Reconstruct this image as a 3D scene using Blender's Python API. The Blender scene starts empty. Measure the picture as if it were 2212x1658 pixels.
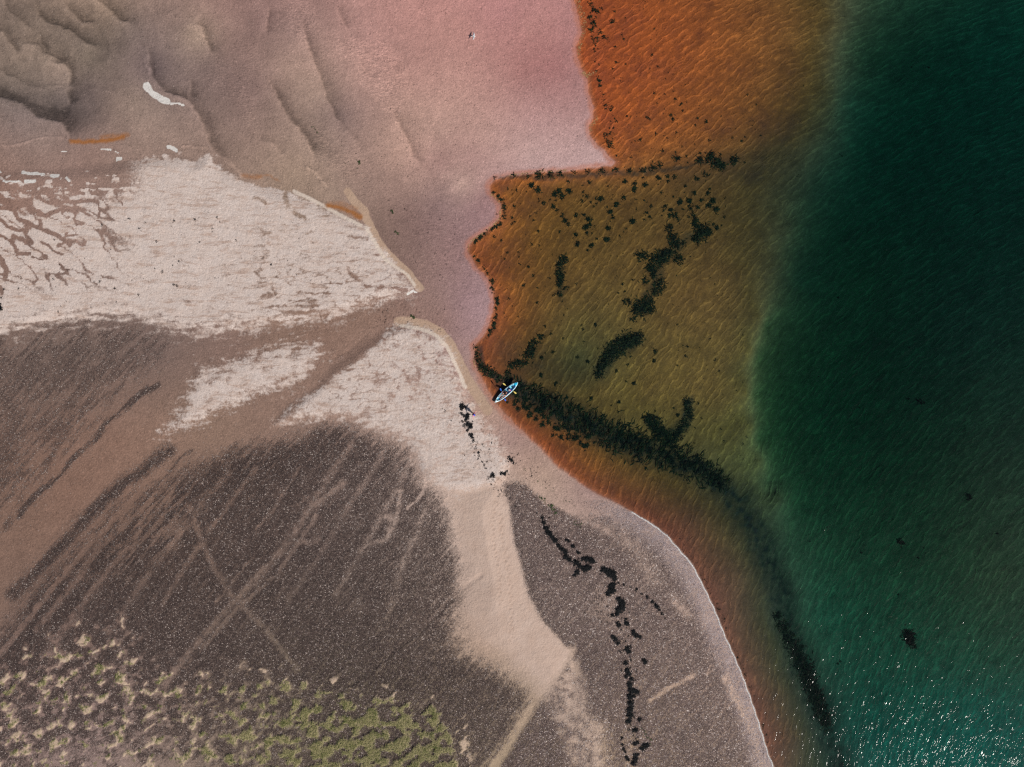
import bpy, bmesh, math, random
import numpy as np
from mathutils import Vector, Matrix

# ------------------------------------------------------------------ camera, sky, sun, exposure
scene = bpy.context.scene
C = scene.collection
SUN_AZ, SUN_EL = -40.0, 40.0          # degrees: azimuth from +X towards +Y, elevation
CAM_H = 75.7
cam_data = bpy.data.cameras.new('drone_camera')
cam_data.sensor_width = 36.0
cam_data.lens = 24.0
cam_data.clip_end = 3000.0
cam = bpy.data.objects.new('drone_camera', cam_data)
cam.location = (0.0, 0.0, CAM_H)
C.objects.link(cam)
scene.camera = cam

world = bpy.data.worlds.new('World')
scene.world = world
world.use_nodes = True
wn = world.node_tree
wn.nodes.clear()
sky = wn.nodes.new('ShaderNodeTexSky')
sky.sky_type = 'NISHITA'
sky.sun_disc = False
sky.sun_elevation = math.radians(SUN_EL)
sky.sun_rotation = math.radians(90.0 - SUN_AZ)
bg = wn.nodes.new('ShaderNodeBackground')
bg.inputs['Strength'].default_value = 0.05
wo = wn.nodes.new('ShaderNodeOutputWorld')
wn.links.new(sky.outputs[0], bg.inputs[0])
wn.links.new(bg.outputs[0], wo.inputs[0])

to_sun = Vector((math.cos(math.radians(SUN_EL)) * math.cos(math.radians(SUN_AZ)),
                 math.cos(math.radians(SUN_EL)) * math.sin(math.radians(SUN_AZ)),
                 math.sin(math.radians(SUN_EL))))
sun_data = bpy.data.lights.new('sun', 'SUN')
sun_data.energy = 4.5
sun_data.angle = math.radians(0.53)
sun_data.color = (1.0, 0.94, 0.86)
sun = bpy.data.objects.new('sun', sun_data)
sun.location = to_sun * 120.0
sun.rotation_euler = (-to_sun).to_track_quat('-Z', 'Y').to_euler()
C.objects.link(sun)

scene.view_settings.view_transform = 'Standard'
scene.view_settings.look = 'None'
scene.view_settings.exposure = 0.0
scene.view_settings.gamma = 1.0
scene.view_settings.use_curve_mapping = False
scene.cycles.use_denoising = False
scene.cycles.caustics_reflective = False
scene.cycles.caustics_refractive = False
scene.cycles.max_bounces = 4
scene.cycles.diffuse_bounces = 1
scene.cycles.glossy_bounces = 2
scene.cycles.sample_clamp_direct = 12.0
scene.cycles.filter_width = 1.3

# ------------------------------------------------------------------ measuring: survey units -> metres
# The plan of the beach is surveyed in units of 5.1 cm (2212 units across the 113.6 m plot).
K = 113.56 / 2212.0
def mx(u): return (np.asarray(u, dtype=float) - 1106.0) * K
def my(v): return (829.0 - np.asarray(v, dtype=float)) * K
def crop(ox, oy, pts, s=0.2506):
    return [(p[0] * s + ox / 1.848, p[1] * s + oy / 1.848) + tuple(p[2:]) for p in pts]
def nat(pts): return [(a / 1.848, b / 1.848) for a, b in pts]
def lin(c):
    c = np.asarray(c, dtype=float) / 255.0
    return np.where(c <= 0.04045, c / 12.92, ((c + 0.055) / 1.055) ** 2.4)

# ------------------------------------------------------------------ numpy noise and fields
def gnoise(x, y, seed):
    rng = np.random.RandomState(seed)
    a = rng.rand(256, 256).astype(np.float32) * 2 * np.pi
    gx, gy = np.cos(a), np.sin(a)
    x = np.asarray(x, dtype=np.float64); y = np.asarray(y, dtype=np.float64)
    xi = np.floor(x).astype(np.int32); yi = np.floor(y).astype(np.int32)
    fx = (x - xi).astype(np.float32); fy = (y - yi).astype(np.float32)
    def g(ix, iy, dx, dy):
        ix = ix & 255; iy = iy & 255
        return gx[ix, iy] * dx + gy[ix, iy] * dy
    n00 = g(xi, yi, fx, fy); n10 = g(xi + 1, yi, fx - 1, fy)
    n01 = g(xi, yi + 1, fx, fy - 1); n11 = g(xi + 1, yi + 1, fx - 1, fy - 1)
    sx = fx * fx * fx * (fx * (fx * 6 - 15) + 10); sy = fy * fy * fy * (fy * (fy * 6 - 15) + 10)
    a0 = n00 + sx * (n10 - n00); a1 = n01 + sx * (n11 - n01)
    return (a0 + sy * (a1 - a0)) * 1.5          # about -1..1
def fbm(x, y, wl, seed, octv=3, gain=0.5, ang=0.0, stretch=1.0):
    """noise of wavelength wl, stretched along the direction ang (degrees, image sense: y down)"""
    c, s = math.cos(math.radians(ang)), math.sin(math.radians(ang))
    a = (x * c + y * s) / (wl * stretch); b = (-x * s + y * c) / wl
    out = 0.0; amp = 1.0; tot = 0.0
    for k in range(octv):
        out = out + amp * gnoise(a * 2 ** k + 17.3 * k, b * 2 ** k - 9.1 * k, seed + k)
        tot += amp; amp *= gain
    return out / tot * 1.25
def sst(a, b, x):
    t = np.clip((x - a) / (b - a), 0, 1)
    return t * t * (3 - 2 * t)
def seg_dist(x, y, pts, closed=False):
    pts = list(pts)
    if closed: pts = pts + [pts[0]]
    d = np.full(x.shape, 1e9)
    for (x0, y0), (x1, y1) in zip(pts[:-1], pts[1:]):
        ex, ey = x1 - x0, y1 - y0
        L = ex * ex + ey * ey + 1e-9
        t = np.clip(((x - x0) * ex + (y - y0) * ey) / L, 0, 1)
        d = np.minimum(d, (x - x0 - t * ex) ** 2 + (y - y0 - t * ey) ** 2)
    return np.sqrt(d)
def inside(x, y, pts):
    r = np.zeros(x.shape, bool)
    n = len(pts)
    for i in range(n):
        x0, y0 = pts[i]; x1, y1 = pts[(i + 1) % n]
        if y0 == y1: continue
        c = ((y0 > y) != (y1 > y)) & (x < (x1 - x0) * (y - y0) / (y1 - y0) + x0)
        r ^= c
    return r
GS = 5.0
gu = np.arange(-260, 2480, GS); gv = np.arange(-260, 1930, GS)
GU, GV = np.meshgrid(gu, gv)
def from_coarse(F, u, v):
    a = np.clip((u - gu[0]) / GS, 0, len(gu) - 1.001); b = np.clip((v - gv[0]) / GS, 0, len(gv) - 1.001)
    i = a.astype(np.int32); j = b.astype(np.int32); fa = a - i; fb = b - j
    return (F[j, i] * (1 - fa) + F[j, i + 1] * fa) * (1 - fb) + (F[j + 1, i] * (1 - fa) + F[j + 1, i + 1] * fa) * fb
def sdf_coarse(poly):
    d = seg_dist(GU, GV, poly, True)
    return np.where(inside(GU, GV, poly), d, -d)
def rbf_coarse(pts, vals, smooth=0.0, step=3):
    P = np.asarray(pts, float); Vv = np.asarray(vals, float)
    if Vv.ndim == 1: Vv = Vv[:, None]
    A = np.hypot(P[:, None, 0] - P[None, :, 0], P[:, None, 1] - P[None, :, 1])
    n = len(P)
    M = np.zeros((n + 1, n + 1)); M[:n, :n] = -A + np.eye(n) * smooth; M[:n, n] = 1; M[n, :n] = 1
    w = np.linalg.solve(M, np.vstack([Vv, np.zeros((1, Vv.shape[1]))]))
    g1, g2 = GU[::step, ::step], GV[::step, ::step]
    out = np.zeros(g1.shape + (Vv.shape[1],)) + w[n]
    for k in range(n):
        out -= np.hypot(g1 - P[k, 0], g2 - P[k, 1])[..., None] * w[k]
    # back to the coarse grid
    a = np.clip((GU - gu[0]) / (GS * step), 0, g1.shape[1] - 1.001); b = np.clip((GV - gv[0]) / (GS * step), 0, g1.shape[0] - 1.001)
    i = a.astype(int); j = b.astype(int); fa = (a - i)[..., None]; fb = (b - j)[..., None]
    return (out[j, i] * (1 - fa) + out[j, i + 1] * fa) * (1 - fb) + (out[j + 1, i] * (1 - fa) + out[j + 1, i + 1] * fa) * fb

# ------------------------------------------------------------------ survey of the place
WATERLINE = nat([(2255, -520), (2270, -200), (2282, -60), (2291, 0), (2307, 69), (2322, 134), (2300, 185), (2307, 241), (2321, 278), (2344, 320),
    (2349, 370), (2368, 431), (2366, 472), (2351, 509), (2356, 542), (2386, 584), (2414, 600), (2437, 635), (2458, 650), (2440, 662), (2381, 669),
    (2256, 682), (2180, 690), (2108, 694), (2048, 699), (2001, 707), (1968, 720), (1950, 741), (1955, 768), (1978, 796), (1994, 816), (1996, 842),
    (1990, 874), (1969, 902), (1932, 930), (1895, 953), (1869, 981), (1868, 1009), (1888, 1041), (1899, 1064), (1927, 1092), (1946, 1120),
    (1964, 1162), (1971, 1208), (1964, 1254), (1950, 1296), (1927, 1342), (1890, 1380), (1893, 1435), (1902, 1467), (1918, 1504), (1931, 1529),
    (1943, 1555), (1956, 1571), (1967, 1587), (1975, 1604), (1990, 1620), (2008, 1644), (2024, 1664), (2057, 1697), (2110, 1745), (2159, 1791),
    (2233, 1869), (2317, 1930), (2391, 1976), (2451, 2004), (2534, 2050), (2604, 2092), (2664, 2138), (2720, 2203), (2761, 2249), (2789, 2301),
    (2817, 2356), (2854, 2435), (2896, 2541), (2928, 2611), (2965, 2699), (2997, 2787), (3025, 2870), (3048, 2944), (3067, 3010), (3087, 3056),
    (3115, 3140), (3200, 3400), (3260, 3600)])
WATER_POLY = WATERLINE + [(2600, 2100), (2600, -400), (1300, -400)]

DEPTHS = [(1350,50,.10),(1350,200,.10),(1400,300,.14),(1500,50,.18),(1500,200,.22),(1600,100,.30),(1600,250,.36),(1700,50,.45),(1700,150,.52),
 (1750,100,.75),(1800,30,.95),(1850,50,1.6),(1900,100,2.2),(2000,100,2.6),(2200,50,2.4),(1800,200,1.05),(1830,300,1.6),(1900,300,2.4),(2050,300,2.7),
 (2200,300,2.6),(1720,300,.9),(1600,320,.5),(1500,330,.30),(1400,345,.24),(1200,400,.36),(1300,400,.45),(1400,410,.5),(1500,410,.62),(1100,420,.32),
 (1150,500,.4),(1060,540,.2),(1080,600,.15),(1100,650,.2),(1150,600,.4),(1250,500,.5),(1250,600,.45),(1350,500,.5),(1400,600,.52),(1500,550,.56),
 (1600,450,.75),(1600,600,.66),(1680,400,1.2),(1700,500,1.3),(1760,550,2.1),(1850,500,2.6),(2000,500,2.8),(2200,500,2.7),(1640,650,.95),(1690,700,2.0),
 (1610,700,.75),(1590,800,.78),(1500,750,.6),(1400,750,.56),(1300,750,.62),(1200,770,.7),(1100,720,.3),(1680,850,2.3),(1800,800,2.8),
 (2000,800,2.9),(2200,800,2.5),(1660,950,2.1),(1580,900,.8),(1500,850,.6),(1400,850,.55),(1300,850,.6),(1600,1000,.95),(1680,1050,1.8),
 (1750,1100,2.1),(1850,1100,2.4),(2000,1100,2.5),(2200,1100,2.2),(1150,860,.9),(1250,900,1.0),(1350,940,1.1),(1450,990,1.2),(1550,1040,1.2),
 (1150,925,.10),(1250,985,.28),(1300,1005,.33),(1400,1050,.5),(1500,1080,.7),(1600,1120,1.0),(1700,1200,1.6),(1550,1150,.5),(1500,1150,.25),
 (1650,1250,.9),(1600,1250,.35),(1700,1350,1.3),(1650,1400,.5),(1750,1450,1.6),(1700,1500,.6),(1800,1550,1.7),(1720,1600,.4),(1850,1400,1.9),
 (2000,1300,2.1),(2200,1300,2.0),(1850,1620,1.7),(2000,1500,1.8),(2200,1500,1.7),(2050,1640,1.6),(2200,1640,1.6),(1310,300,.05),(1340,345,.06),(1645,690,.8),(1674,700,2.0),(1624,760,.75),(1656,770,2.0),(1616,850,.75),(1650,850,2.0),(1624,930,.8),(1660,930,2.0),(1650,1000,.95),(1692,1000,2.0),(1690,1080,1.0),(1735,1090,2.0)]

# colour of the sand and mud by place (as seen in flat daylight, sRGB)
TINT = [(155,238,92,81,78),(125,225,94,84,80),(195,262,100,87,84),(205,225,104,90,86),(345,140,112,96,94),(340,165,110,94,94),(133,153,154,133,120),(77,112,146,126,113),(169,46,142,122,108),(215,12,154,131,115),(190,90,104,91,84),(123,72,106,93,84),(287,60,112,98,92),(435,85,164,141,125),(420,70,158,136,120),(145,165,150,130,118),(300,215,148,128,116),(30,135,138,120,108),(60,200,118,104,96),(15,215,96,86,82),(455,140,122,103,98),(0,0,125,108,98),(60,60,122,106,95),(150,60,116,100,90),(250,40,137,117,102),(330,40,126,106,98),(400,60,134,112,105),(480,20,150,120,112),
 (500,100,138,112,104),(430,150,128,108,102),(300,150,118,100,96),(200,130,118,105,92),(100,130,128,112,100),(30,180,125,110,100),(130,220,104,92,88),
 (200,200,112,96,93),(260,220,138,118,108),(340,250,142,122,112),(420,280,140,118,108),(60,260,128,112,108),(100,300,140,120,112),(30,330,148,123,113),
 (200,330,145,118,108),(0,420,135,105,92),(550,50,138,110,104),(550,200,128,104,99),(560,300,138,115,105),(620,60,138,112,106),(640,150,165,137,124),
 (700,60,160,128,120),(690,200,168,142,128),(740,250,132,110,106),(760,180,166,134,124),(800,80,174,134,127),(850,40,178,134,126),(900,150,180,138,129),
 (1000,60,178,132,124),(1000,200,180,141,131),(1080,30,178,128,126),(1150,60,176,128,122),(1220,40,172,124,121),(1200,150,156,108,106),(1130,160,160,113,109),
 (1250,250,165,128,125),(1150,260,180,142,138),(1050,300,181,146,136),(950,280,182,148,136),(880,250,168,136,124),(860,330,176,143,129),(950,350,162,126,120),
 (1020,340,165,130,125),(1150,340,184,154,149),(1280,340,186,156,153),(1000,400,180,151,139),(900,400,158,129,119),(830,380,148,121,111),(760,380,145,120,110),
 (720,420,152,130,116),(640,380,155,132,115),(880,470,126,100,94),(950,440,133,108,106),(1020,450,145,115,115),(1050,430,148,112,112),(900,560,136,110,103),
 (980,560,138,109,106),(1000,650,148,119,121),(1040,680,160,131,134),(950,640,143,116,110),(960,690,138,109,101),(1000,720,148,119,119),(800,690,135,108,95),
 (700,730,132,105,92),(600,740,130,105,92),(500,750,128,104,95),(750,800,138,112,100),(350,760,112,94,88),(200,760,116,98,90),(60,780,116,98,90),
 (250,950,133,104,90),(330,930,137,109,95),(150,1050,130,101,87),(450,900,138,113,98),(60,1150,124,98,85),(0,1300,122,98,86),(560,930,136,110,97),
 (1000,1000,196,172,160),(1080,1010,186,162,148),(1130,1010,168,140,126),(1060,880,168,138,122),(1100,950,156,126,120),(1180,1030,172,146,130),
 (1280,1060,150,122,118),(1060,1150,190,168,156),(1150,1350,186,164,150),(1050,1380,172,146,130),(1200,1450,168,146,128),(1250,1500,160,138,122),
 (1330,1130,186,160,146),(1430,1230,188,164,150),(1380,1330,182,156,140),(1550,1450,190,162,146),(1250,1250,180,156,142),(1360,1560,186,160,134),(1300,1500,178,152,130),(700,1200,120,102,94),(300,1250,118,98,88),(200,1600,150,128,122),(800,1600,135,125,100),
 (400,1500,128,108,98)]

# bed of the bay; teal at lower right is sky reflection put into its colour
BED = [(1300,30,196,112,62),(1300,250,196,112,60),(1450,100,196,116,66),(1600,100,192,124,72),(1750,80,180,130,84),(1500,300,190,124,70),
 (1100,400,186,122,56),(1250,430,176,126,66),(1400,450,172,126,70),(1100,560,184,118,56),(1080,680,190,112,52),(1200,600,176,128,70),(1400,650,178,134,78),
 (1550,650,178,136,82),(1600,400,140,108,66),(1700,350,112,90,58),(1680,600,120,98,60),(1650,500,132,104,62),(1740,250,124,98,62),(1780,400,70,84,58),(1750,600,64,90,62),(1100,740,184,116,54),(1250,770,150,140,92),(1350,850,176,142,78),(1550,850,180,142,82),
 (1200,950,188,108,52),(1300,1020,180,118,58),(1450,1060,170,124,66),(1400,1090,160,102,72),(1550,1160,150,118,78),(1480,1130,150,100,82),(1560,1280,150,108,92),(1620,1350,142,114,92),(1640,1500,150,106,88),
 (1690,1600,150,104,82),(1700,1400,130,126,88),(1620,980,150,142,84),(1700,1100,90,112,70),(1850,200,66,94,66),(2000,200,70,118,88),(2190,50,70,124,96),
 (1900,600,100,124,84),(2100,700,120,120,94),(1800,900,100,130,86),(2000,1000,112,126,84),(2200,1000,170,130,96),(1850,1200,112,132,88),(2050,1250,124,132,88),
 (2200,1250,176,138,96),(1800,1350,80,134,96),(2000,1450,90,140,100),(2200,1450,110,136,96),(1900,1600,50,146,118),(2100,1620,40,150,124),(2200,1600,50,146,120)]

DRY1 = [(345,345),(400,345),(425,352),(455,338),(480,368),(530,393),(560,403),(610,413),(650,425),(700,452),(760,475),(792,488),(815,520),(840,555),(870,590),
 (905,628),(885,640),(850,645),(790,662),(730,685),(660,695),(600,705),(540,712),(480,720),(430,722),(380,715),(330,700),(290,685),(240,690),(180,690),
 (120,700),(60,712),(0,720),(-280,740),(-280,385),(0,378),(60,372),(140,372),(230,362),(290,352)]
DRY2 = [(850,712),(890,704),(930,720),(955,738),(975,773),(990,815),(1003,855),(1022,885),(1042,912),(1062,940),(1085,975),(1095,1005),(1085,1035),(1060,1045),
 (1020,1055),(985,1060),(950,1045),(920,1030),(900,985),(880,955),(830,935),(760,900),(700,900),(650,905),(600,915),(630,880),(690,840),(720,800),(770,765),(810,735)]
DRY3 = [(360,935),(400,880),(430,800),(480,795),(520,775),(610,748),(680,745),(702,770),(640,830),(560,850),(500,880),(430,915)]
CORRIDOR = [(970,1050),(1060,1040),(1095,1080),(1100,1130),(1108,1180),(1130,1270),(1160,1330),(1215,1390),(1238,1402),(1215,1440),(1180,1480),(1150,1450),(1110,1410),
 (1080,1370),(1060,1330),(1045,1290),(1020,1240),(1005,1190),(990,1120)]
CORRIDOR_OUT = [(975,1060),(1085,1030),(1115,1180),(1140,1280),(1250,1400),(1290,1500),(1330,1658),(1240,1700),(1150,1500),(1090,1430),(1030,1400),(990,1330),(1000,1260),(990,1180)]
PEB_LEFT = [(-280,760),(0,725),(60,730),(140,705),(230,690),(300,700),(350,738),(345,775),(300,815),(250,860),(190,920),(120,1010),(60,1075),(0,1120),(-280,1330)]
PEB_MAIN = [(640,935),(700,908),(760,905),(800,930),(880,955),(905,1000),(925,1040),(965,1060),(990,1110),(1003,1180),(1005,1250),(1000,1300),(990,1340),(1005,1400),
 (1060,1430),(1130,1470),(1160,1520),(1100,1620),(1040,1700),(1030,1950),(-280,1950),(-280,1560),(0,1370),(70,1270),(160,1170),(250,1080),(330,1030),(420,990),(520,960)]
PEB_SHORE = [(1085,1040),(1130,1040),(1180,1085),(1240,1110),(1330,1110),(1420,1130),(1490,1190),(1530,1280),(1570,1380),(1610,1480),(1650,1590),(1680,1700),(1700,1950),(1040,1950),
 (1060,1680),(1150,1520),(1232,1410),(1165,1340),(1138,1280),(1112,1180)]
GRASS = [(-280,1480),(0,1430),(90,1385),(200,1335),(270,1320),(330,1400),(430,1430),(560,1435),(680,1450),(780,1472),(880,1485),(960,1498),(1000,1545),(1015,1658),(1020,1950),(-280,1950)]
DUNES = [(-280,-280),(560,-280),(520,0),(470,70),(330,120),(290,200),(300,290),(180,330),(80,330),(0,300),(-280,280)]
PINK = [(1010,-280),(1275,-280),(1262,60),(1290,240),(1330,350),(1200,360),(1090,300),(1060,200),(1040,100)]

# weed-grown troughs in the bed: (line, half width, cover)
TROUGHS = [([(1100, 832), (1150, 857), (1230, 898), (1320, 940), (1400, 972), (1500, 1010), (1560, 1050), (1610, 1090), (1650, 1150)], 27, .96),
 ([(1600, 1085), (1650, 1160), (1690, 1260), (1715, 1350), (1740, 1430), (1765, 1500), (1800, 1580), (1830, 1680)], 33, .95), ([(1370, 735), (1330, 755), (1300, 800)], 17, .8), ([(1395, 660), (1420, 600), (1440, 550), (1500, 505)], 12, .6),
 ([(1100, 760), (1180, 800), (1260, 790)], 36, .45), ([(1490, 870), (1485, 920), (1440, 940), (1410, 905)], 11, .8), ([(1032, 755), (1045, 795), (1085, 820)], 9, .9), ([(1065, 382), (1200, 380), (1400, 370), (1560, 345)], 5, .7), ([(1212, 560), (1211, 635)], 8, .6), ([(1480, 380), (1600, 360), (1680, 330)], 30, .35)]
CHANNELS = [(crop(0,768,p), w) for p, w in [
 ([(-300,60),(0,150),(170,160),(200,240),(330,300),(420,340),(500,370),(570,410),(640,465)], 26),
 ([(-200,120),(0,190),(60,260),(110,310),(180,340),(250,350),(290,400),(330,450)], 22), ([(400,440),(470,480),(520,530),(580,545)], 14),
 ([(-200,300),(0,370),(80,400),(150,440),(170,480),(200,545),(300,545)], 20), ([(-200,420),(0,530),(50,570),(80,640),(110,680),(100,740)], 30),
 ([(290,110),(310,160),(380,200),(420,220),(540,180)], 22), ([(680,120),(690,180),(680,260),(700,300),(740,290)], 16), ([(620,365),(600,400),(690,380)], 15),
 ([(370,60),(430,100),(500,115),(600,100),(700,100),(820,90),(880,100)], 20), ([(340,-60),(330,60),(300,120)], 18), ([(580,-60),(590,20),(600,90)], 14),
 ([(0,60),(100,100),(200,130),(300,110)], 45), ([(-200,0),(0,30),(60,60)], 36), ([(0,690),(60,720),(110,720)], 14), ([(450,0),(470,60),(560,90)], 16),
 ([(250,20),(330,30),(420,10)], 14), ([(760,150),(770,190),(830,220)], 8), ([(880,100),(900,180),(880,240)], 9), ([(690,-40),(700,20),(760,30)], 20), ([(810,0),(830,30),(880,40)], 14),
 ([(1030,0),(1040,60),(1090,130)], 8), ([(0,790),(50,820),(70,880)], 24)]]
STAINS = [(crop(1024,768,p), w) for p, w in [
 ([(255,20),(280,110),(330,170),(370,210),(430,230)], 22), ([(810,385),(860,400),(960,405)], 18), ([(790,680),(860,730),(900,780),(960,810),(1030,830)], 18),
 ([(1030,850),(1080,820),(1180,830),(1300,850)], 20), ([(360,870),(480,880),(600,880),(680,870)], 9), ([(300,940),(420,940),(530,935)], 12), ([(480,800),(640,800),(760,790)], 7),
 ([(100,1000),(220,985),(330,990),(540,985)], 12), ([(230,1040),(420,1040),(560,1030)], 16), ([(1270,1540),(1310,1600),(1330,1650)], 12), ([(1380,1500),(1420,1570),(1410,1610)], 14),
 ([(1550,1450),(1600,1520),(1630,1540)], 9), ([(0,60),(60,80),(100,110)], 16), ([(0,690),(40,720),(60,760)], 8), ([(150,800),(170,860),(200,920)], 6)]]
WET_STREAK = [([(1040,1240),(1000,1270),(930,1340),(830,1420),(720,1500),(620,1570),(500,1650)], 46)]
# darker wet hollows on the tidal flat (soft)
HOLLOWS = [(crop(0,0,p), w, a) for p, w, a in [
 ([(0,790),(100,860),(200,920),(330,960),(430,990),(560,1000)], 70, .40), ([(260,940),(400,970),(600,960),(640,1100)], 60, .30), ([(650,560),(650,760),(680,900),(720,1060)], 80, .16),
 ([(370,400),(420,480),(550,520),(650,560)], 60, .24), ([(640,300),(750,370),(900,400),(1100,400)], 60, .20), ([(940,0),(980,90),(1060,170),(1180,200)], 55, .22),
 ([(340,40),(380,160),(500,240),(640,260)], 60, .20), ([(640,110),(720,190),(830,220)], 40, .18), ([(90,260),(130,340),(170,420),(220,520)], 55, .20), ([(0,330),(60,520),(160,600)], 50, .14),
 ([(0,230),(120,160),(200,140)], 50, .12), ([(120,20),(90,130)], 30, .12), ([(1310,580),(1340,700),(1430,790),(1600,830)], 45, .22), ([(1290,420),(1330,500),(1350,600)], 50, .12), ([(1690,840),(1760,930),(1820,1050),(1880,1250)], 60, .18),
 ([(1650,700),(1680,830)], 40, .14), ([(1780,260),(1820,400),(1900,470)], 45, .16), ([(20,770),(220,870)], 40, .15)]]
HOLLOWS += [(crop(1024,0,p), w, a) for p, w, a in [
 ([(130,0),(110,150),(100,300)], 30, .16), ([(380,120),(430,260),(470,420),(530,580),(590,780),(640,920),(740,1080),(860,1180)], 45, .22), ([(130,760),(220,870),(290,980),(400,1120),(480,1240),(640,1340)], 60, .24),
 ([(690,0),(710,90),(790,230),(870,330),(960,450),(1060,540)], 55, .10), ([(1190,960),(1270,1130),(1330,1260),(1400,1370),(1480,1480),(1560,1600)], 50, .18), ([(540,560),(620,720),(700,880)], 60, .12),
 ([(880,1200),(980,1360),(1060,1480)], 70, .14), ([(1780,1090),(2000,1100)], 70, .08), ([(200,700),(330,720)], 60, .14), ([(480,1260),(520,1400),(600,1560)], 40, .14)]]
# steps in the sand bars, listed downwards: dry lip on the left, wet hollow on the right (points, hollow width, strength)
STEPS = [(crop(0,0,p), w, a) for p, w, a in [
 ([(-200,760),(0,830),(100,870),(230,900),(300,960),(350,1010),(450,1040),(560,1060),(600,1130),(620,1220)], 95, 1.0), ([(470,555),(570,560),(620,620),(632,690),(600,760)], 70, .8), ([(600,780),(612,850),(640,920)], 70, .8),
 ([(0,260),(70,300),(110,370),(160,430),(200,480)], 60, .6), ([(220,390),(340,400),(385,440),(400,500)], 60, .55), ([(340,60),(380,160),(430,210),(520,235),(640,275),(690,330),(760,385),(900,410)], 80, .75),
 ([(560,40),(640,110),(700,175),(760,210),(850,215)], 60, .65), ([(760,0),(870,20),(950,80),(1010,150),(1070,195),(1180,210)], 75, .65), ([(90,0),(85,60),(120,130),(200,170),(260,240),(330,260)], 55, .5),
 ([(0,590),(90,660),(220,720),(300,760),(460,775)], 60, .45), ([(360,280),(380,380),(430,470),(520,520),(620,560)], 60, .6),
 ([(1690,215),(1760,250),(1790,370),(1840,480)], 60, .7), ([(1260,560),(1310,600),(1340,690),(1440,800),(1600,845),(1650,880),(1770,1080),(1830,1260),(1900,1340),(2000,1430)], 65, .75), ([(1660,690),(1672,780),(1650,840)], 50, .6), ([(1290,420),(1310,500),(1300,580)], 60, .4)]]
STEPS += [(crop(1024,0,p), w, a) for p, w, a in [
 ([(400,120),(450,400),(520,560),(580,720),(610,850),(690,1000),(780,1110)], 75, .55), ([(100,640),(200,850),(280,1000),(380,1110),(460,1230),(520,1390)], 85, .65), ([(1190,960),(1260,1130),(1330,1270),(1350,1340),(1430,1420)], 80, .45),
 ([(0,1205),(150,1240),(240,1360)], 45, .4), ([(700,60),(730,150),(800,270)], 70, .35), ([(130,60),(110,200),(100,300)], 60, .4), ([(880,500),(940,620),(1000,700)], 90, .2)]]
HOLLOWS += [(crop(1024,768,p), w, a) for p, w, a in [
 ([(1020,200),(1080,330),(1150,460),(1260,600),(1330,660)], 60, .14), ([(1400,1130),(1560,1170),(1700,1250)], 40, .10), ([(650,1450),(800,1370),(900,1290),(960,1220)], 18, .25), ([(1240,640),(1390,720),(1420,800)], 30, .12)]]
# paler smooth sand: crests, bars and the sloping faces of the banks
PALES = [(crop(0,0,p), w, a) for p, w, a in [
 ([(450,560),(560,570),(600,640),(590,700)], 45, .16), ([(230,420),(330,440)], 45, .10), ([(850,80),(920,110)], 50, .10), ([(560,60),(640,130),(690,180)], 30, .10), ([(1640,240),(1720,260),(1760,330)], 60, .12),
 ([(300,1010),(420,1030),(520,1060),(580,1110),(610,1200)], 26, .14), ([(0,1270),(150,1275),(420,1200),(560,1200),(640,1250)], 10, .20), ([(1590,1275),(1760,1280),(1830,1300)], 8, .22),
 ([(1760,250),(1790,370),(1840,480)], 16, .16), ([(1280,580),(1330,690),(1440,810),(1600,880),(1690,980),(1770,1090),(1820,1240),(1900,1340),(2020,1440),(2090,1530)], 24, .22),
 ([(250,760),(450,770),(600,770)], 12, .10)]]
PALES += [(crop(1024,0,p), w, a) for p, w, a in [
 ([(400,330),(470,480),(540,640),(600,850)], 50, .09), ([(440,1450),(520,1510),(600,1600)], 16, .28), ([(0,1210),(130,1240),(230,1340)], 30, .10), ([(1600,1500),(1760,1560),(1640,1650)], 60, .10), ([(780,1150),(840,1240)], 40, .07)]]
FACES = [(crop(1024,768,p), w) for p, w in [
 ([(790,0),(850,90),(930,160),(960,250),(1000,330),(1050,430),(1120,520),(1210,610),(1310,700),(1360,770),(1410,830)], 34),
 ([(1230,1120),(1330,1120),(1460,1150),(1580,1210),(1660,1300),(1720,1420),(1780,1540),(1830,1640),(1900,1740),(1990,1880)], 44)]]
FACE_EDGE = [(crop(1024,768,p), w) for p, w in [
 ([(950,310),(1000,400),(1060,500),(1120,590),(1220,660),(1310,720),(1360,800)], 16), ([(1250,1155),(1400,1175),(1540,1230),(1640,1330),(1700,1450),(1760,1580),(1800,1680)], 18), ([(330,0),(440,50),(560,110),(700,190),(900,290)], 18)]]
ORANGE = [(crop(0,0,[(640,1238),(760,1242),(880,1235),(1000,1222),(1090,1195)]), 20, 1.0), (crop(0,0,[(900,1200),(1000,1190),(1120,1180)]), 22, .6), (crop(1024,768,[(620,120),(720,140),(830,180),(900,220)]), 24, .95), (crop(1024,768,[(640,100),(760,110),(870,150)]), 22, .5),
 (crop(1024,0,[(0,1545),(60,1520),(130,1530),(200,1570)]), 10, .5), (crop(0,0,[(2110,1520),(2200,1540),(2260,1530)]), 22, .6)]
WHITE_POOLS = [(crop(0,0,p), w) for p, w in [([(1285,760),(1330,820),(1400,870),(1460,890)], 30), ([(1490,905),(1560,915),(1600,922)], 9), ([(900,1302),(980,1310)], 9), ([(1470,1280),(1540,1310)], 18),
 ([(1035,1392),(1060,1385)], 14), ([(1020,1320),(1040,1335)], 7), ([(240,1510),(330,1520),(420,1520)], 13), ([(480,1535),(545,1535)], 13), ([(80,1585),(220,1590)], 8), ([(270,1580),(345,1585)], 15), ([(610,1560),(640,1580)], 12), ([(0,1500),(40,1505)], 10), ([(560,1320),(600,1322)], 6)]]
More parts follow.
